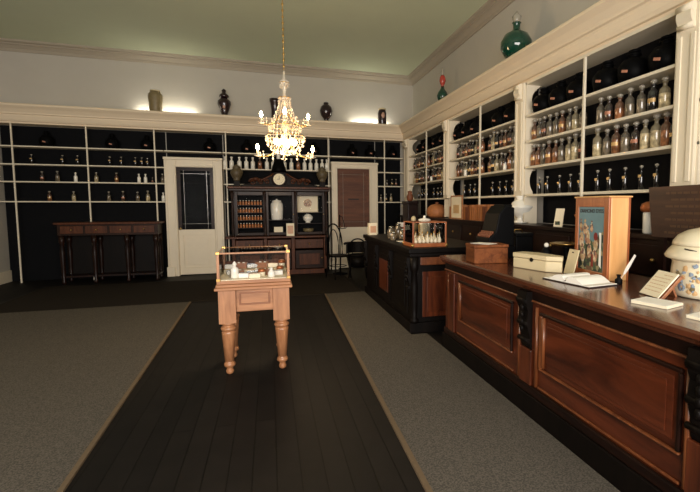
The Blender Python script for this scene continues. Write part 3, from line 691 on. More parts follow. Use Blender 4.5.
# slanted sign block
t = thing('slanted_sign', 'slanted cream card with small writing on an orange wooden board', 'sign', (2.07, 2.005, ZT), -.20); t.scale = (1.12, 1, 1.10)
MB().prism([(0, 0), (.022, 0), (.122, .112), (.105, .118)], 'y', -.09, .09).build('sloping_board', 'pinem', t, .002)
MB().prism([(.085, .07), (.095, .082), (.13, .0), (.12, 0)], 'y', -.03, .03).build('strut', 'pinem', t)
c_ = MB().prism([(-.008, .004), (-.012, .0075), (.094, .1265), (.1, .122)], 'y', -.085, .085).build('card', 'paper', t)
wl = MB(); dr = Vector((.106, 0, .119)).normalized(); nrm = Vector((-dr.z, 0, dr.x)); random.seed(5)
for r in range(6):
    s0 = .03 + r * .021; yy = -.065
    base = Vector((-.012, 0, .0075))
    wdt = .13 if r < 5 else .06
    while yy < -.065 + wdt:
        w = .008 + .018 * random.random(); e = min(yy + w, .068)
        p0 = base + dr * s0; p1 = base + dr * (s0 + .004)
        vs = [wl.b.verts.new((p.x + nrm.x * h, y_, p.z + nrm.z * h)) for h in (.0002, .0009) for p, y_ in ((p0, yy), (p0, e), (p1, e), (p1, yy))]
        for f_ in ((0, 1, 2, 3), (7, 6, 5, 4), (0, 4, 5, 1), (1, 5, 6, 2), (2, 6, 7, 3), (3, 7, 4, 0)): wl.b.faces.new([vs[i] for i in f_])
        yy = e + .006
wl.build('handwriting', 'amberp', c_)
# paper stacks
t = thing('leaflet_stack', 'neat stack of cream leaflets lying before the slanted sign', 'leaflets', (1.93, 1.83, ZT), .28)
MB().box(-.075, .09, -.095, .095, 0, .014).build('sheets', 'paper', t, .001); BX(-.07, .085, -.09, .1, .0142, .0155).build('top_sheet', 'paperw', t)
t = thing('leaflet_stack', 'cream leaflets at the right edge of the counter near the camera', 'leaflets', (1.93, 1.49, ZT), .2)
BX(-.085, .09, -.1, .09, 0, .012).build('sheets', 'paper', t, .001); BX(-.08, .085, -.095, .095, .0122, .0135).build('top_sheet', 'paperw', t)
# big ceramic collection jar
t = thing('collection_jar', 'large cream ceramic jar with slotted collar and blue floral print on the counter', 'jar', (2.415, 1.92, ZT), 0); t.scale = (1, 1, .965)
MB().lathe([(.185, 0), (.20, .008), (.205, .03), (.20, .15), (.195, .20), (.20, .215)], 40).build('body', 'creamg', t)
cl = MB().lathe([(.205, .215), (.232, .225), (.238, .24), (.222, .268), (.196, .30), (.192, .302)], 40).build('collar', 'creamg', t)
MB().lathe([(.196, .303), (.20, .306), (.196, .325), (.17, .362), (.12, .392), (.06, .408), (.004, .412)], 40).build('domed_lid', 'creamg', t)
# slot on the collar, facing the camera's left
a = radians(192)
sl = MB().box(-.032, .032, -.004, .004, -.002, .002)
sl.build('coin_slot', 'ink', cl, loc=(.2125 * cos(a), .2125 * sin(a), .2835), rot=(radians(-0), 0, 0)).rotation_euler = Matrix.Rotation(a + pi / 2, 3, 'Z').to_euler()
cl_s = [o for o in COL.objects if o.name.startswith('coin_slot')][0]
cl_s.rotation_euler = (Matrix.Rotation(a - pi / 2, 3, 'Z') @ Matrix.Rotation(radians(50), 3, 'X') @ Matrix.Rotation(radians(14), 3, 'Z')).to_euler()
random.seed(11)
for nm, mt, n_ in (('blue_flowers', 'bluep', 46), ('amber_flowers', 'amberp', 40), ('leaf_sprays', 'clay', 16)):
    b = MB()
    for k in range(n_):
        th = radians(random.uniform(150, 275)); z = random.uniform(.03, .19); r = .2025 if z < .15 else .1995; s = random.uniform(.006, .019)
        c = Vector((r * cos(th), r * sin(th), z)); n = Vector((cos(th), sin(th), 0)); tt = Vector((-sin(th), cos(th), 0))
        ctr = b.b.verts.new(c + n * .005); ring = []
        for j in range(10):
            q = s * random.uniform(.7, 1.25); a_ = 2 * pi * j / 10
            zz = q * sin(a_); dth = q * cos(a_) / r
            rad = r + .0022; ring.append(b.b.verts.new((rad * cos(th + dth), rad * sin(th + dth), z + zz)))
        for j in range(10): b.b.faces.new((ctr, ring[j], ring[(j + 1) % 10]))
    b.build(nm, mt, t)

# ------------------------------------------------------------------ things on the far counter
ZF = 1.001
t = thing('glass_case', 'small wooden-based glass case full of little flasks on the far counter', 'display case', (1.80, 5.20, ZF))
BX(-.22, .22, -.2, .2, 0, .045).build('base', 'pined', t, .006)
for sx in (-1, 1):
    for sy in (-1, 1):
        BX(sx * .205 - .009, sx * .205 + .009, sy * .185 - .009, sy * .185 + .009, .045, .30).build('corner_post', 'pined', t, .002)
        MB().ball((sx * .212, sy * .192, .0215), .02).build('foot', 'brass', t)
for sy in (-1, 1): BX(-.2, .2, sy * .185 - .006, sy * .185 + .006, .288, .30).build('top_rail', 'pined', t)
for sx in (-1, 1): BX(sx * .205 - .006, sx * .205 + .006, -.18, .18, .288, .30).build('top_rail', 'pined', t)
BX(-.195, .195, -.187, -.184, .045, .288).build('front_pane', 'glass', t); BX(-.207, -.204, -.175, .175, .045, .288).build('side_pane', 'glass', t); BX(.204, .207, -.175, .175, .045, .288).build('side_pane', 'glass', t)
BX(-.195, .195, .184, .187, .045, .288).build('back_pane', 'glass', t); BX(-.195, .195, -.175, .175, .294, .297).build('top_pane', 'glass', t)
fl0 = thing('flask', 'x', 'flask', (0, 0, 0), 0, 'little flasks in the small glass case')
MB().lathe([(.016, 0), (.02, .006), (.022, .02), (.014, .036), (.006, .045), (.006, .062), (.009, .064)], 12).build('body', 'creamg', fl0); MB().lathe([(.007, .064), (.009, .072), (.003, .078)], 8).build('stopper', 'brass', fl0); index_kids(fl0)
k = 0
for r in range(3):
    for c in range(7):
        loc = (1.80 - .155 + .05 * c + .008 * (r % 2), 5.20 - .13 + .08 * r, ZF + .046); lab = f'little cream flask in the small glass case, {["front", "middle", "back"][r]} row, {NUM[c]} from left'
        if k == 0: fl0.location = loc; fl0['label'] = lab
        else: copy_tree(fl0, loc, 0, lab, None, (1.15, 1.15, 1.7 - .3 * ((r + c) % 3)))
        k += 1
t = thing('lidded_pot', 'white cylindrical pot with a knobbed lid behind the small glass case', 'pot', (1.965, 5.68, ZF))
MB().lathe([(.07, 0), (.075, .01), (.075, .27), (.07, .28)], 24).build('body', 'white', t); MB().lathe([(.082, .28), (.082, .305), (.07, .315), (.02, .325), (.014, .34), (.02, .355), (.004, .36)], 24).build('lid', 'white', t)
BX(-.078, -.0745, -.03, .03, .14, .24).build('label_patch', 'gilt', t)
t = thing('woven_basket', 'round orange-brown basket on the back counter behind the small glass case', 'basket', (3.13, 8.3, 1.261))
MB().lathe([(.15, 0), (.19, .03), (.21, .10), (.19, .18), (.12, .24), (.04, .26)], 24).build('body', 'tan_book', t); MB().lathe([(.04, .26), (.03, .275), (.035, .29), (.01, .30)], 12).build('knob', 'brown_book', t)
t = thing('figurine', 'pale little bust standing on the far counter left of the white pot', 'bust', (2.2, 6.9, ZF))
MB().lathe([(.05, 0), (.05, .02), (.03, .03), (.025, .06), (.055, .10), (.075, .15), (.06, .19), (.028, .21), (.026, .225)], 18).build('torso', 'clay', t); MB().ball((0, 0, .27), .045, .9, 1, 1.2).build('head', 'tin', t)
t = thing('red_white_box', 'upright red and white packet on the far counter near door', 'packet', (1.98, 6.9, ZF), .3)
BX(-.04, .04, -.03, .03, 0, .22).build('box', 'paperw', t, .002); BX(-.041, .041, -.031, .031, .04, .15).build('red_band', 'red_book', t)
t = thing('packet', 'pale packet with pink print at the far end of the far counter', 'packet', (1.62, 7.35, ZF), .15)
BX(-.07, .07, -.04, .04, 0, .20).build('box', 'paper', t, .002); BX(-.05, .05, -.042, -.04, .04, .15).build('print', 'pink', t)
for i, (x, y, r, h) in enumerate(((1.72, 6.5, .055, .16), (1.85, 6.35, .05, .13), (1.9, 6.75, .05, .19), (1.66, 6.15, .04, .10))):
    t = thing('glass_jar', f'grey glass jar on the far counter, {["in front of the row", "beside the first jar", "tallest of the group", "lowest, next to the small case"][i]}', 'jar', (x, y, ZF), 0, 'grey jars on the far counter')
    MB().lathe([(r, 0), (r * 1.05, .01), (r * 1.05, h * .75), (r * .7, h * .9), (r * .7, h)], 18).build('body', BM['clear'], t); MB().lathe([(r * .75, h), (r * .75, h + .015), (.005, h + .025)], 18).build('lid', 'chrome', t)
t = thing('saucer', 'white dish lying on the far counter before the jars', 'dish', (1.66, 5.72, ZF))
MB().lathe([(.03, 0), (.035, .004), (.075, .018), (.073, .021), (.03, .008)], 24).build('dish', 'white', t)

# dark post-like column by the corner pilaster
t = thing('long_case', 'dark narrow wooden case standing in the corner under the farthest pilaster', 'case', (2.85, 9.0, 0))
BX(-.16, .05, -.2, .2, 0, 1.52).build('body', 'mahogd', t, .008); BX(-.18, .06, -.22, .22, 1.52, 1.58).build('cap', 'mahogd', t, .01)
MB().lathe([(.04, 1.58), (.06, 1.60), (.07, 1.68), (.04, 1.74), (.05, 1.78), (.01, 1.80)], 16, (-.06, 0, 0)).build('finial', 'brown_book', t)

# ------------------------------------------------------------------ far wall shelving
FYs = 10.5
zf = [1.575, 1.955, 2.285, 2.625]
def wall_shelf(x0, x1, zs, posts, lab, bottom=1.1):
    t = thing('shelf_unit', lab, 'shelves')
    BX(x0, x1, YB - .022, YB - .002, 0.0 if bottom < .1 else bottom, 3.03).build('back_panel', 'black', t)
    for z in zs: BX(x0, x1, FYs, YB - .022, z - .022, z).build('shelf', 'shelfp', t)
    for p in posts: BX(p - .012, p + .012, FYs - .008, FYs + .012, bottom, 3.03).build('post', 'shelfp', t)
    return t
wall_shelf(XL + .01, -2.07, zf, [-4.6, -3.4, -2.22], 'black-backed white shelving left of the left-hand door', .0)
wall_shelf(-2.05, -.96, [2.625], [], 'black shelving panel with one shelf above the left-hand door', 2.52)
wall_shelf(-.94, 1.35, zf, [-.87, 1.30], 'black-backed shelving behind the carved sideboard', .0)
wall_shelf(1.37, 2.44, [2.625], [], 'black shelving panel with one shelf above the right-hand door', 2.52)
wall_shelf(2.46, 3.09, zf, [2.62], 'black-backed shelving in the corner right of the right-hand door', .0)
# bottles
GW = 'white bottles above the sideboard'
for i, x in enumerate([-.898, -.768, -.61, -.47, -.336, -.188, -.043, .09, .333, .481, .63, .769, .901, 1.034, 1.162, 1.27]):
    k = 'white' if i not in (5, 10) else 'russet'
    put(k, (x, 10.56, zf[2] + .001), pi / 2, f'{DESC[k]} on the shelf above the sideboard, {NUM[i]} from the left', GW, (1.05, 1.05, 1.05))
ls = [(-2.6, 2, 'tall', .9), (-2.483, 2, 'tall', .9), (-2.383, 2, 'tall', .85), (-2.55, 1, 'white', .75), (-2.432, 1, 'white', .75), (-2.306, 1, 'brown', .45), (-2.59, 0, 'clear', .8), (-2.404, 0, 'pale', .9), (-2.12, 0, 'white', .75), (-2.12, 1, 'clear', .8),
      (-2.85, 2, 'tall', .9), (-3.05, 2, 'tall', .9), (-3.3, 1, 'pale', .8), (-2.95, 1, 'amber', .8), (-3.1, 0, 'clear', .8), (-2.85, 0, 'brown', .85), (-3.6, 2, 'tall', .9), (-3.85, 2, 'tall', .9), (-3.65, 1, 'white', .75), (-3.95, 1, 'clear', .85), (-4.2, 1, 'brown', .8), (-3.7, 0, 'pale', .8), (-4.1, 0, 'amber', .8), (-4.35, 2, 'tall', .9)]
cnt = {}
for x, zi, k, s in sorted(ls, reverse=True):
    c = cnt.get(zi, 0); cnt[zi] = c + 1
    put(k, (x, 10.6, zf[zi] + .001), pi / 2, f'{DESC[k]} left of left door, {shelfname[zi]}, {NUM[c]} from frame', 'bottles left of the left door', s)
rs = [(2.705, 1, 'clear', .6), (2.831, 1, 'dark', .7), (2.554, 0, 'clear', .7), (2.678, 0, 'dark', .8), (2.804, 0, 'pale', .8), (2.93, 1, 'brown', .7)]
cnt = {}
for x, zi, k, s in rs:
    c = cnt.get(zi, 0); cnt[zi] = c + 1
    put(k, (x, 10.6, zf[zi] + .001), pi / 2, f'{DESC[k]} in far corner shelving, {shelfname[zi]}, {NUM[c]} from left', 'bottles in the far corner shelving', s)
for i, x in enumerate((-4.1, -3.0, -2.38, -1.2, -.45, 1.0, 1.87, 2.3, 2.85)):
    o = copy_tree(t0, (x, 10.63, zf[3] + .001), pi / 2, f'big round black jar, {NUM[i]} from the left along the far wall top shelf', 'black jars on the far wall'); o.scale = (.9, .9, 1)
    o.scale = (.85, .85, 1)
# doors
def door(n, x0, x1, ztop, zo, o0, o1, curtain):
    d = bpy.data.objects.new(f'door_{n}', None); COL.objects.link(d); d['kind'] = 'structure'
    fr = MB(); y0, y1 = 10.46, YB - .001
    fr.box(x0, o0, y0 + .02, y1, 0, ztop); fr.box(o1, x1, y0 + .02, y1, 0, ztop); fr.box(o0, o1, y0 + .02, y1, zo, ztop)
    fr.build('door_frame', 'cream', d, .006)
    ar = MB(); ar.box(x0 - .01, x1 + .01, y0 - .02, y0 + .02, ztop - .05, ztop); ar.box(x0, x0 + .04, y0, y0 + .02, 0, ztop - .05); ar.box(x1 - .04, x1, y0, y0 + .02, 0, ztop - .05)
    ar.box(o0 - .045, o0 - .01, y0, y0 + .02, 0, zo + .045); ar.box(o1 + .01, o1 + .045, y0, y0 + .02, 0, zo + .045); ar.box(o0 - .01, o1 + .01, y0, y0 + .02, zo + .01, zo + .045)
    ar.box(x0 - .02, x0 + .13, y0 - .015, y0 + .02, 0, .2); ar.box(x1 - .13, x1 + .02, y0 - .015, y0 + .02, 0, .2)
    ar.build('architrave', 'cream', d, .006)
    lf = MB(); ys = 10.53
    lf.box(o0, o1, ys, ys + .045, .02, .16).box(o0, o1, ys, ys + .045, .86, .98)
    lf.box(o0, o0 + .09, ys, ys + .045, .16, .86).box(o1 - .09, o1, ys, ys + .045, .16, .86).box(o0 + .09, o1 - .09, ys + .015, ys + .03, .16, .86)
    lf.box(o0 + .14, o1 - .14, ys + .008, ys + .015, .22, .80)
    leaf = lf.build('door_leaf', 'cream', d, .004)
    st = MB(); st.box(o0, o0 + .07, ys, ys + .045, .98, zo).box(o1 - .07, o1, ys, ys + .045, .98, zo).box(o0 + .07, o1 - .07, ys, ys + .045, zo - .07, zo)
    st.build('glazing_stile', 'sidew' if not curtain else 'blind', leaf)
    gb = MB().box(o0 + .13, o0 + .136, ys + .0, ys + .004, .98, zo - .07).box(o1 - .136, o1 - .13, ys, ys + .004, .98, zo - .07).box(o0 + .07, o1 - .07, ys, ys + .004, zo - .135, zo - .13).box(o0 + .07, o1 - .07, ys, ys + .004, 1.1, 1.105); gb.build('etched_border', 'stopper', leaf)
    BX(o0 + .07, o1 - .07, ys + .006, ys + .010, .98, zo - .07).build('door_glass', 'dullglass', leaf)
    BX(o0 + .07, o1 - .07, ys + .02, ys + .028, .98, zo - .07).build('blind', 'blind' if curtain else 'black', leaf)  # left door: black sheet stands for the dark seen through the glass
    if curtain: BX(o0 + .25, o1 - .25, ys - .004, ys - .0, 1.62, 1.65).build('letter_plate', 'ink', leaf)
    MB().ball((o0 + .045, ys - .03, 1.0), .025).build('door_handle', 'brass', leaf)
    return d
door(1, -2.06, -.955, 2.49, 2.29, -1.846, -1.138, False)
door(2, 1.361, 2.445, 2.49, 2.34, 1.497, 2.25, True)

# ------------------------------------------------------------------ carved sideboard
SY = 10.0
t = thing('sideboard', 'large dark carved sideboard with three glazed doors against the far wall', 'sideboard', (.22, SY, 0))
x0, x1 = -.99, 1.0
b = MB().box(x0 + .02, x1 - .02, .42, .46, 0, 1.85).box(x0 + .02, x0 + .08, 0.06, .42, .84, 1.80).box(x1 - .08, x1 - .02, 0.06, .42, .84, 1.80).box(-.36, -.28, .04, .42, .84, 1.8).box(.27, .34, .04, .42, .84, 1.8)
b.build('upper_carcass', 'sidew', t, .004)
BX(x0 - .03, x1 + .02, -.01, .46, 1.79, 1.84).build('cornice_board', 'sidew', t, .01)
BX(x0 - .06, x1 + .05, -.04, .46, 1.84, 1.885).build('cornice_top', 'sidel', t, .012)
BX(x0 - .12, x1 - .03, -.12, .46, .80, .84).build('ledge', 'sidel', t, .006)
b = MB().box(x0, x1 - .05, .42, .46, .0, .80).box(x0, x0 + .06, 0, .42, .0, .8).box(x1 - .11, x1 - .05, 0, .42, 0, .8).box(x0, x1 - .05, 0, .42, 0, .1).box(-.36, -.3, 0, .42, .1, .8).box(.2, .27, 0, .42, .1, .8)
b.build('lower_carcass', 'sidel', t, .004)
for xa, xb in ((x0 + .07, -.37), (-.29, .19), (.28, x1 - .12)):
    q = BX(xa, xb, -.005, .02, .12, .52).build('lower_door', 'sidew', t, .006); BX(xa + .08, xb - .08, -.014, -.005, .2, .44).build('raised_field', 'sidel', q, .006); MB().ball((xb - .04, -.02, .34), .015).build('knob', 'brass', q)
    q = BX(xa, xb, -.005, .02, .56, .76).build('drawer', 'sidel', t, .006); MB().ball(((xa + xb) / 2, -.02, .66), .018).build('knob', 'brass', q)
def glazed(xa, xb):
    BX(xa - .01, xb + .01, .41, .418, .85, 1.79).build('inner_back', 'black', t)
    q = MB().box(xa, xa + .05, .0, .03, .86, 1.78).box(xb - .05, xb, 0, .03, .86, 1.78).box(xa + .05, xb - .05, 0, .03, .86, .92).box(xa + .05, xb - .05, 0, .03, 1.70, 1.78).build('glazed_door', 'sidew', t, .006)
    BX(xa + .05, xb - .05, .012, .016, .92, 1.70).build('glass', 'dullglass', q); MB().ball((xb - .025, -.015, 1.3), .012).build('knob', 'brass', q)
glazed(x0 + .08, -.31); glazed(-.30, .28); glazed(.29, x1 - .08)
for z in (1.02, 1.18, 1.34, 1.50): BX(x0 + .08, -.36, .06, .42, z - .01, z).build('inner_shelf', 'sidew', t)
for z in (1.10, 1.34): BX(.34, x1 - .08, .06, .42, z - .01, z).build('inner_shelf', 'sidew', t); 
BX(-.28, .27, .06, .42, 1.17, 1.18).build('inner_shelf', 'sidew', t)
for x in (x0 + .03, -.325, .30, x1 - .05): MB().lathe([(.03, .84), (.03, .88), (.02, .9), (.026, 1.0), (.02, 1.2), (.026, 1.3), (.018, 1.55), (.026, 1.70), (.03, 1.72), (.03, 1.79)], 12, (x, .02 - .03, 0)).build('turned_column', 'sidew', t)
# pediment
pb = MB(); W2 = .78
pb.box(-W2, W2, .10, .30, 1.885, 1.93)
pb.prism([(-W2, 1.93), (W2, 1.93), (.62, 1.96), (.5, 2.02), (.34, 2.03), (.2, 2.12), (.12, 2.20), (0, 2.215), (-.12, 2.20), (-.2, 2.12), (-.34, 2.03), (-.5, 2.02), (-.62, 1.96)], 'y', .18, .26)
pb.build('pediment', 'ebony', t, .006)
cv = MB()
for sg in (-1, 1):
    for cx, cz, R, turns in ((.56, 1.99, .075, 1.6), (.40, 1.985, .05, 1.5), (.27, 2.0, .055, 1.5)):
        pts = []
        for k in range(22):
            a = k / 21 * turns * 2 * pi; r = R * (1 - .75 * k / 21); pts.append((sg * (cx + r * cos(a)), .165, cz + r * sin(a)))
        cv.tube(pts, [.018 * (1 - .4 * k / 21) for k in range(22)], 7)
    cv.tube([(sg * .60, .165, 2.0), (sg * .5, .165, 2.06), (sg * .36, .165, 2.04), (sg * .22, .165, 2.11), (sg * .13, .165, 2.17)], .02, 7)
    cv.ball((sg * .49, .15, 2.05), .05, 1.2, .7, .8); cv.ball((sg * .42, .15, 2.03), .035)
cv.build('carved_scrolls', 'sidel', t)
ck = MB().lathe([(.15, .12), (.155, .14), (.155, .18)], 32, (0, 0, 0), 'y').build('clock_case', 'ebony', t, loc=(-.02, 0, 2.05))
MB().lathe([(.125, .10), (.14, .105), (.14, .12)], 32, (0, 0, 0), 'y', ).build('clock_rim', 'sidew', ck)
MB().lathe([(.118, .095), (.118, .102)], 32, (0, 0, 0), 'y').build('clock_dial', 'dial', ck)
hd = MB().box(-.004, .004, .091, .095, -.01, .07).box(-.05, .01, .091, .095, -.004, .004)
hd.build('clock_hands', 'ink', ck)
for k in range(12):
    a = k * pi / 6; BX(.083 * cos(a) - .004, .083 * cos(a) + .004, .092, .095, .083 * sin(a) - .004, .083 * sin(a) + .004).build('hour_mark', 'ink', ck)
# contents of sideboard; jar, card and print stand for reflections in the glass
bs = thing('medicine_bottle', 'x', 'bottle', (0, 0, 0)); MB().lathe([(.018, 0), (.022, .003), (.022, .06), (.009, .074), (.009, .085)], 12).build('body', 'tan_book', bs); MB().lathe([(.012, .085), (.012, .098)], 10).build('cap', 'white', bs); index_kids(bs)
k = 0
for r, z in enumerate((1.50, 1.34, 1.18, 1.02)):
    for c in range(9):
        loc = (.22 - .87 + .058 * c, SY + .12, z + .001); lab = f'little tan bottle with white cap in left sideboard door, {["top", "second", "third", "lowest"][r]} shelf, {NUM[c]} from left'
        if k == 0: bs.location = loc; bs['label'] = lab; bs['group'] = 'little bottles behind the left sideboard door'
        else: copy_tree(bs, loc, 0, lab, 'little bottles behind the left sideboard door')
        k += 1
t = thing('reflection_jar', 'tall white jar standing in for the reflection in the middle sideboard door', 'jar', (.22 - .08, SY + .2, 1.181))  # jar added as the bright patch reflected in the door glass
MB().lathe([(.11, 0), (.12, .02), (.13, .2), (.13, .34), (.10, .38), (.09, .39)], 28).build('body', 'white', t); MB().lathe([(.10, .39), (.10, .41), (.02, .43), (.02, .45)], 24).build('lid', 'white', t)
t = thing('price_card', 'white card standing in for low reflection in the middle sideboard door', 'card', (.16, SY + .06, .861))  # card added for the same glass reflection, lower down
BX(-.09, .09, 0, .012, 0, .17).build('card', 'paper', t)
t = thing('reflection_print', 'pale framed print standing in for the reflection in the right sideboard door', 'picture', (.78, SY + .26, 1.341), 0)  # print added as the window reflection in the right door
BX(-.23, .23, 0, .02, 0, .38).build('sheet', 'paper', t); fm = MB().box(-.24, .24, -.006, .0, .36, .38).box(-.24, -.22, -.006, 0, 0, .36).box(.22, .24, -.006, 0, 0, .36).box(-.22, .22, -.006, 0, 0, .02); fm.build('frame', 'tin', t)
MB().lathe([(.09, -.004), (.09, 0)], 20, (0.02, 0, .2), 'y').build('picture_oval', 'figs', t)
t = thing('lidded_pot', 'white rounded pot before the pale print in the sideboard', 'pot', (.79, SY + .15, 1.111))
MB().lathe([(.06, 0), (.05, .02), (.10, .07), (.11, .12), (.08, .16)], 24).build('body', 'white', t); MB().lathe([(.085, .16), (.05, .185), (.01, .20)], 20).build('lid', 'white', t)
t = thing('paper_packet', 'upright ivory packet on the sideboard ledge left of the right door', 'packet', (.40, SY - .085, .841))
BX(-.08, .08, -.02, .02, 0, .27).build('box', 'paper', t, .002); BX(-.06, .06, -.022, -.02, .05, .22).build('print', 'pink', t)
t = thing('white_bowl', 'low pale bowl behind the right sideboard door, bottom shelf', 'bowl', (.80, SY + .2, .861))
MB().lathe([(.05, 0), (.11, .07), (.12, .12), (.11, .12), (.05, .02)], 24).build('bowl', 'clay', t)
# jars on the sideboard top
for sx, nm in ((-.87, 'left'), (.90, 'right')):
    t = thing('ginger_jar', f'mottled olive-brown pottery urn on the {nm} end of the sideboard top', 'urn', (.22 + sx, SY + .2, 1.886))
    BX(-.06, .06, -.06, .06, 0, .12).build('pedestal_block', 'ebony', t, .004)
    MB().lathe([(.05, .12), (.07, .14), (.06, .155), (.10, .21), (.125, .28), (.12, .33), (.08, .37), (.075, .39), (.09, .40)], 26).build('body', 'clayd', t); MB().lathe([(.08, .40), (.06, .43), (.02, .45), (.01, .47)], 20).build('lid', 'clayd', t)
# bell-shaped bottle on clock crest
t = thing('bell_bottle', 'black bell-shaped bottle with white neck standing on the clock crest', 'bottle', (.20, SY + .22, 2.217))
MB().lathe([(.15, 0), (.155, .02), (.135, .10), (.11, .18), (.08, .24), (.05, .27)], 28).build('body', 'blackjar', t); MB().lathe([(.045, .27), (.04, .30), (.04, .44), (.055, .45), (.055, .47)], 20).build('neck', 'white', t)

# left dark cabinet beside the door
t = thing('side_table', 'dark brown side table with light drawer strip left of the left door', 'table', (-2.95, 10.22, 0))
BX(-.9, .86, -.22, .24, 1.13, 1.17).build('tabletop', 'sidel', t, .008)
BX(-.85, .82, -.19, .22, .92, 1.13).build('apron', 'sidew', t, .004)
for k in range(4):
    q = BX(-.8 + k * .4, -.44 + k * .4, -.2, -.19, .96, 1.10).build('drawer', 'sidel', t, .004); MB().ball((-.62 + k * .4, -.21, 1.03), .015).build('knob', 'brass', q)
for sx in (-.8, -.28, .27, .77):
    for sy in (-.15, .18): MB().lathe([(.03, 0), (.04, .03), (.028, .06), (.035, .3), (.045, .6), (.03, .75), (.05, .8), (.05, .92)], 14, (sx, sy, 0)).build('leg', 'mahogd', t)
BX(-.85, .82, -.15, .2, .12, .15).build('low_shelf', 'mahogd', t)
BX(-.85, .82, .19, .22, .15, .92).build('back_board', 'ebony', t)

# ------------------------------------------------------------------ chairs near the right door
def chair(loc, rz, label, hb=.95, round_back=False):
    t = thing('bentwood_chair', label, 'chair', loc, rz, 'dark chairs by the right door')
    MB().lathe([(.2, .44), (.215, .45), (.215, .47), (.19, .478)], 24).build('seat', 'ebony', t)
    for sx in (-1, 1):
        MB().tube([(sx * .13, -.14, .45), (sx * .16, -.18, .2), (sx * .18, -.2, 0)], [.018, .016, .013]).build('leg', 'ebony', t)
        MB().tube([(sx * .13, .14, .45), (sx * .15, .19, .2), (sx * .17, .22, 0)], [.018, .016, .013]).build('leg', 'ebony', t)
    pts = [(.19 * cos(a), .17 + .04 * sin(a), .45 + (hb - .45) * sin(a) ** .6) for a in [pi * k / 16 for k in range(17)]]
    MB().tube(pts, .015).build('backrest_hoop', 'ebony', t)
    pts = [(.11 * cos(a), .175 + .03 * sin(a), .45 + (hb - .57) * sin(a) ** .6) for a in [pi * k / 16 for k in range(17)]]
    MB().tube(pts, .010).build('inner_hoop', 'ebony', t)
    MB().tube([(.165 * cos(a), .165 * sin(a), .25) for a in [2 * pi * k / 20 for k in range(21)]], .009, 6).build('stretcher_ring', 'ebony', t)
    if round_back:
        up = MB(); A_ = [pi * k / 16 * 1.1 - .15 for k in range(17)]
        up.prism([(.24 * cos(a), .24 * sin(a)) for a in A_] + [(.21 * cos(a), .21 * sin(a)) for a in A_[::-1]], 'z', .49, .72).build('upholstered_back', 'ebony', t)
        MB().lathe([(.19, .22), (.2, .435)], 24).build('seat_skirt', 'ebony', t)
        MB().tube([(.27 * cos(a), .27 * sin(a) - .02, .70) for a in [pi * k / 16 * 1.2 - .3 for k in range(17)]], .022).build('arm_rail', 'ebony', t)
chair((1.30, 9.15, .011), .35, 'dark bentwood chair in front of the left side of the right-hand door', 1.1)
chair((1.72, 9.25, 0.0), -.2, 'low dark armchair nearer the counter in front of the right-hand door', .78, True)
t = thing('coat_stand', 'thin black stand with hooks in front of the right-hand door', 'stand', (1.42, 9.70, .011))
MB().lathe([(.16, 0), (.16, .02), (.02, .05)], 24).build('base', 'blackgloss', t); MB().tube([(0, 0, .03), (0, 0, 1.28)], .012).build('pole', 'blackgloss', t)
MB().tube([(0, 0, 1.0), (.05, 0, .98), (.13, 0, .99), (.15, 0, 1.02)], .008).tube([(0, 0, 1.25), (.05, 0, 1.24), (.08, 0, 1.15), (.11, 0, 1.0)], .007).build('hooks', 'blackgloss', t)

# ------------------------------------------------------------------ vases on the cornice
ZK = 3.381
def vase(name, label, loc, prof, mat, lid=None, extra=None, n=24):
    t = thing(name, label, 'vase', loc); MB().lathe(prof, n).build('body', mat, t)
    if lid: MB().lathe(lid[0], n).build('lid', lid[1], t)
    if extra: extra(t)
    return t
urn1 = [(.10, 0), (.115, .02), (.12, .15), (.135, .33), (.13, .38), (.10, .42), (.085, .43), (.09, .445)]
vase('stoneware_jar', 'tall olive-brown pottery jar on the cornice at the far left', (-2.19, 10.62, ZK), urn1, 'clay', ([(.10, .445), (.09, .465), (.03, .48)], 'tin'))
def panel(t): MB().ball((0, -.09, .24), .06, .7, .5, 1.3).build('painted_panel', 'floral', t)
vase('lidded_vase', 'dark baluster vase with domed lid, above the left-hand door', (-.88, 10.62, ZK), [(.07, 0), (.085, .02), (.06, .06), (.10, .17), (.135, .28), (.13, .34), (.08, .39), (.06, .41)], 'darkv', ([(.065, .41), (.10, .43), (.09, .47), (.05, .50), (.035, .53), (.05, .56), (.01, .60)], 'darkv'), panel)
vase('beaker_vase', 'brown cylinder vase with dark rim on the cornice behind the chandelier', (.16, 10.62, ZK), [(.075, 0), (.085, .02), (.08, .2), (.10, .37), (.115, .40), (.115, .46), (.09, .46)], 'darkv', None, None)
vase('globe_vase', 'dark round vase with pale medallion on the cornice above the sideboard right side', (1.28, 10.62, ZK), [(.08, 0), (.085, .02), (.05, .06), (.06, .09), (.12, .17), (.145, .27), (.12, .36), (.07, .41), (.05, .42), (.06, .44)], 'darkv', ([(.06, .44), (.05, .46), (.02, .47)], 'darkv'), panel)
vase('stoneware_jar', 'short brown cylinder jar on the cornice above the right-hand door', (2.60, 10.62, ZK), [(.09, 0), (.10, .02), (.105, .3), (.085, .36), (.075, .38)], 'darkv', ([(.09, .38), (.085, .41), (.03, .43)], 'tin'), panel)
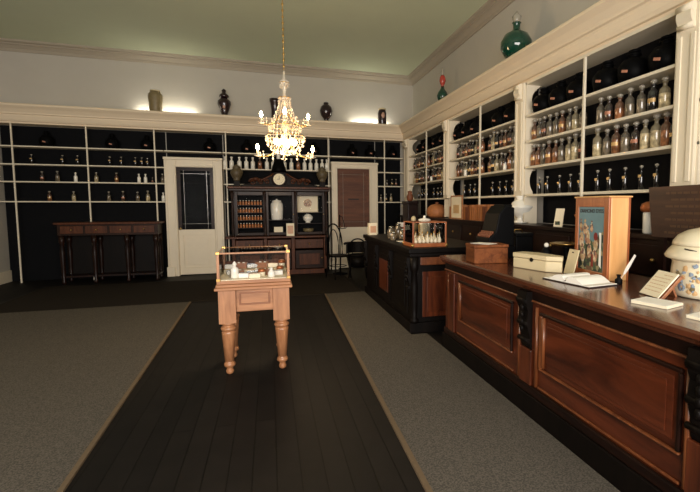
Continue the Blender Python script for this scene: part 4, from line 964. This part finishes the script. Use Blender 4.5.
# pear-shaped show bottle with red top on right cornice
t = thing('show_globe', 'tapering dark green show bottle with red glass top on the right cornice', 'vase', (3.03, 7.77, ZK))
MB().lathe([(.06, 0), (.09, .03), (.105, .09), (.08, .16), (.04, .21), (.025, .26)], 24).build('globe', 'green', t)
MB().lathe([(.03, .26), (.022, .28), (.04, .30), (.06, .36), (.05, .42), (.03, .46)], 20).build('red_globe', 'red', t)
MB().lathe([(.03, .46), (.018, .5), (.026, .53), (.004, .60)], 16).build('spire_stopper', 'stopper', t)
t = thing('carboy', 'big round green glass carboy on the right cornice nearest the camera', 'vase', (3.06, 5.25, ZK))
MB().lathe([(.10, 0), (.15, .03), (.20, .12), (.20, .20), (.15, .29), (.06, .34), (.045, .37), (.045, .43), (.06, .44)], 32).build('globe', 'green', t); MB().lathe([(.045, .44), (.05, .47), (.06, .52), (.01, .58)], 20).build('stopper', 'stopper', t)

# ------------------------------------------------------------------ chandelier
CH = Vector((.20, 5.8, 0))
t = thing('chandelier', 'lit crystal chandelier with two tiers of candle lamps hanging from the ceiling', 'chandelier', (CH.x, CH.y, 0))
MB().lathe([(.02, 4.50), (.10, 4.56), (.13, 4.60), (.13, 4.619)], 24).build('ceiling_rose', 'brass', t)
b = MB(); z = 3.12; k = 0
while z < 4.50: b.ball((0, 0, z + .02), .014, 1 if k % 2 else .5, .5 if k % 2 else 1, 1.6, 8); z += .036; k += 1
b.build('chain', 'brass', t)
MB().lathe([(.012, 2.12), (.03, 2.14), (.02, 2.17), (.03, 2.2), (.02, 2.4), (.045, 2.44), (.03, 2.5), (.02, 2.56), (.04, 2.62), (.02, 2.7), (.03, 2.78), (.055, 2.80), (.02, 2.83), (.028, 2.95), (.06, 2.99), (.02, 3.02), (.012, 3.12)], 14).build('stem', 'crystal', t)
def crown(zc, R, n_, dr=.05):
    b = MB()
    b.tube([(R * cos(a), R * sin(a), zc) for a in [2 * pi * k / 32 for k in range(33)]], .006, 6)
    return b
for o_ in (crown(2.80, .07, 10), crown(2.46, .19, 16), crown(2.34, .23, 16), crown(2.98, .05, 8)): o_.build('brass_ring', 'brass', t)
# crystal drops
b = MB()
def drop(x, y, z, s=1):
    b.ball((x, y, z), .010 * s, 1, 1, 1, 6)
    vs = [b.b.verts.new((x, y, z - .01 * s))] + [b.b.verts.new((x + .011 * s * cos(a), y + .011 * s * sin(a), z - .032 * s)) for a in [k * pi / 2 for k in range(4)]] + [b.b.verts.new((x, y, z - .055 * s))]
    for k in range(4): b.b.faces.new((vs[0], vs[1 + k], vs[1 + (k + 1) % 4])); b.b.faces.new((vs[5], vs[1 + (k + 1) % 4], vs[1 + k]))
for R, z, n_ in ((.07, 2.80, 10), (.19, 2.46, 24), (.23, 2.34, 28), (.05, 2.98, 8), (.30, 2.14, 12), (.25, 2.54, 12)):
    for k in range(n_): a = 2 * pi * k / n_; drop(R * cos(a), R * sin(a), z - .01, 1.1)
for k in range(18):
    a = 2 * pi * k / 18
    for j in range(7): u = j / 6; r = .065 + (.185 - .065) * u ** 1.6; drop(r * cos(a), r * sin(a), 2.78 - (2.78 - 2.48) * u, .7)
    for j in range(5): u = j / 4; r = .225 * cos(u * pi / 2 * .85); drop(r * cos(a), r * sin(a), 2.32 - .16 * sin(u * pi / 2), .8)
dd = b.build('crystal_drops', 'crystal', t); dd['kind'] = 'stuff'
vs_dir = radians(-0)
def arm(a, R, zb, zc, parent):
    c, s = cos(a), sin(a); pts = []
    for k in range(11):
        u = k / 10; r = .03 + (R - .03) * u; z = zc + (zb - zc) * u - .06 * sin(u * pi) + 0; pts.append((r * c, r * s, z))
    o = MB().tube(pts, .008, 7).build('arm', 'brass', parent)
    MB().lathe([(.012, -.004), (.04, .006), (.045, .014), (.012, .012)], 16, (R * c, R * s, zb)).build('drip_pan', 'crystal', o)
    MB().lathe([(.011, .012), (.011, .075)], 10, (R * c, R * s, zb)).build('candle', 'candle', o)
    MB().lathe([(.006, .076), (.017, .092), (.02, .105), (.013, .13), (.003, .15)], 12, (R * c, R * s, zb)).build('bulb', 'bulb', o)
for k in range(4):
    arm(radians(2 + 90 * k), .325, 2.085, 2.26, t)
    arm(radians(-2 + 90 * k + 0), .275, 2.48, 2.62, t)
for k in range(6):
    a = 2 * pi * k / 6 + .2; MB().ball((.11 * cos(a), .11 * sin(a), 2.27), .032, 1, 1, 1.3).build('basket_bulb', 'glowb', t)

# ------------------------------------------------------------------ lights
def area(name, loc, rot, sx, sy, power, col, spread=pi):
    l = bpy.data.lights.new(name, 'AREA'); l.shape = 'RECTANGLE'; l.size = sx; l.size_y = sy; l.energy = power; l.color = col; l.spread = spread
    o = bpy.data.objects.new(name, l); COL.objects.link(o); o.location = loc; o.rotation_euler = rot; return o
area('window_daylight', (-.65, YF - .15, 2.0), (pi / 2, 0, 0), 6.2, 2.5, 640, (1, .925, .85))
def cove(name, x, y, z, p, sx=.9):
    o = area(name, (x, y, z), (radians(180 - 8), 0, 0), sx, .05, p, (1, .95, .80)); return o
cove('cove_lamp', -2.0, 10.72, 3.40, 6.5, 1.1); cove('cove_lamp', 2.35, 10.72, 3.40, 6, .9)
pl = bpy.data.lights.new('chandelier_light', 'POINT'); pl.energy = 60; pl.color = (1, .72, .42); pl.shadow_soft_size = .25
o = bpy.data.objects.new('chandelier_light', pl); COL.objects.link(o); o.location = (CH.x, CH.y, 2.02)
w = bpy.data.worlds.new('World'); S.world = w; w.use_nodes = True
w.node_tree.nodes['Background'].inputs[0].default_value = (.75, .82, 1, 1); w.node_tree.nodes['Background'].inputs[1].default_value = .6

# ------------------------------------------------------------------ camera
cam = bpy.data.cameras.new('camera'); co = bpy.data.objects.new('camera', cam); COL.objects.link(co)
cam.sensor_width = 36; cam.lens = 448 / 700 * 36; cam.shift_x = -66 / 700; cam.shift_y = -5 / 700; cam.clip_start = .05
co.location = (0, 0, 1.5); co.rotation_euler = (radians(90 - 4.594), 0, radians(-17.996))
S.camera = co
S.view_settings.view_transform = 'Standard'; S.view_settings.look = 'None'; S.view_settings.gamma = 1; S.view_settings.exposure = 0
S.view_settings.use_curve_mapping = False
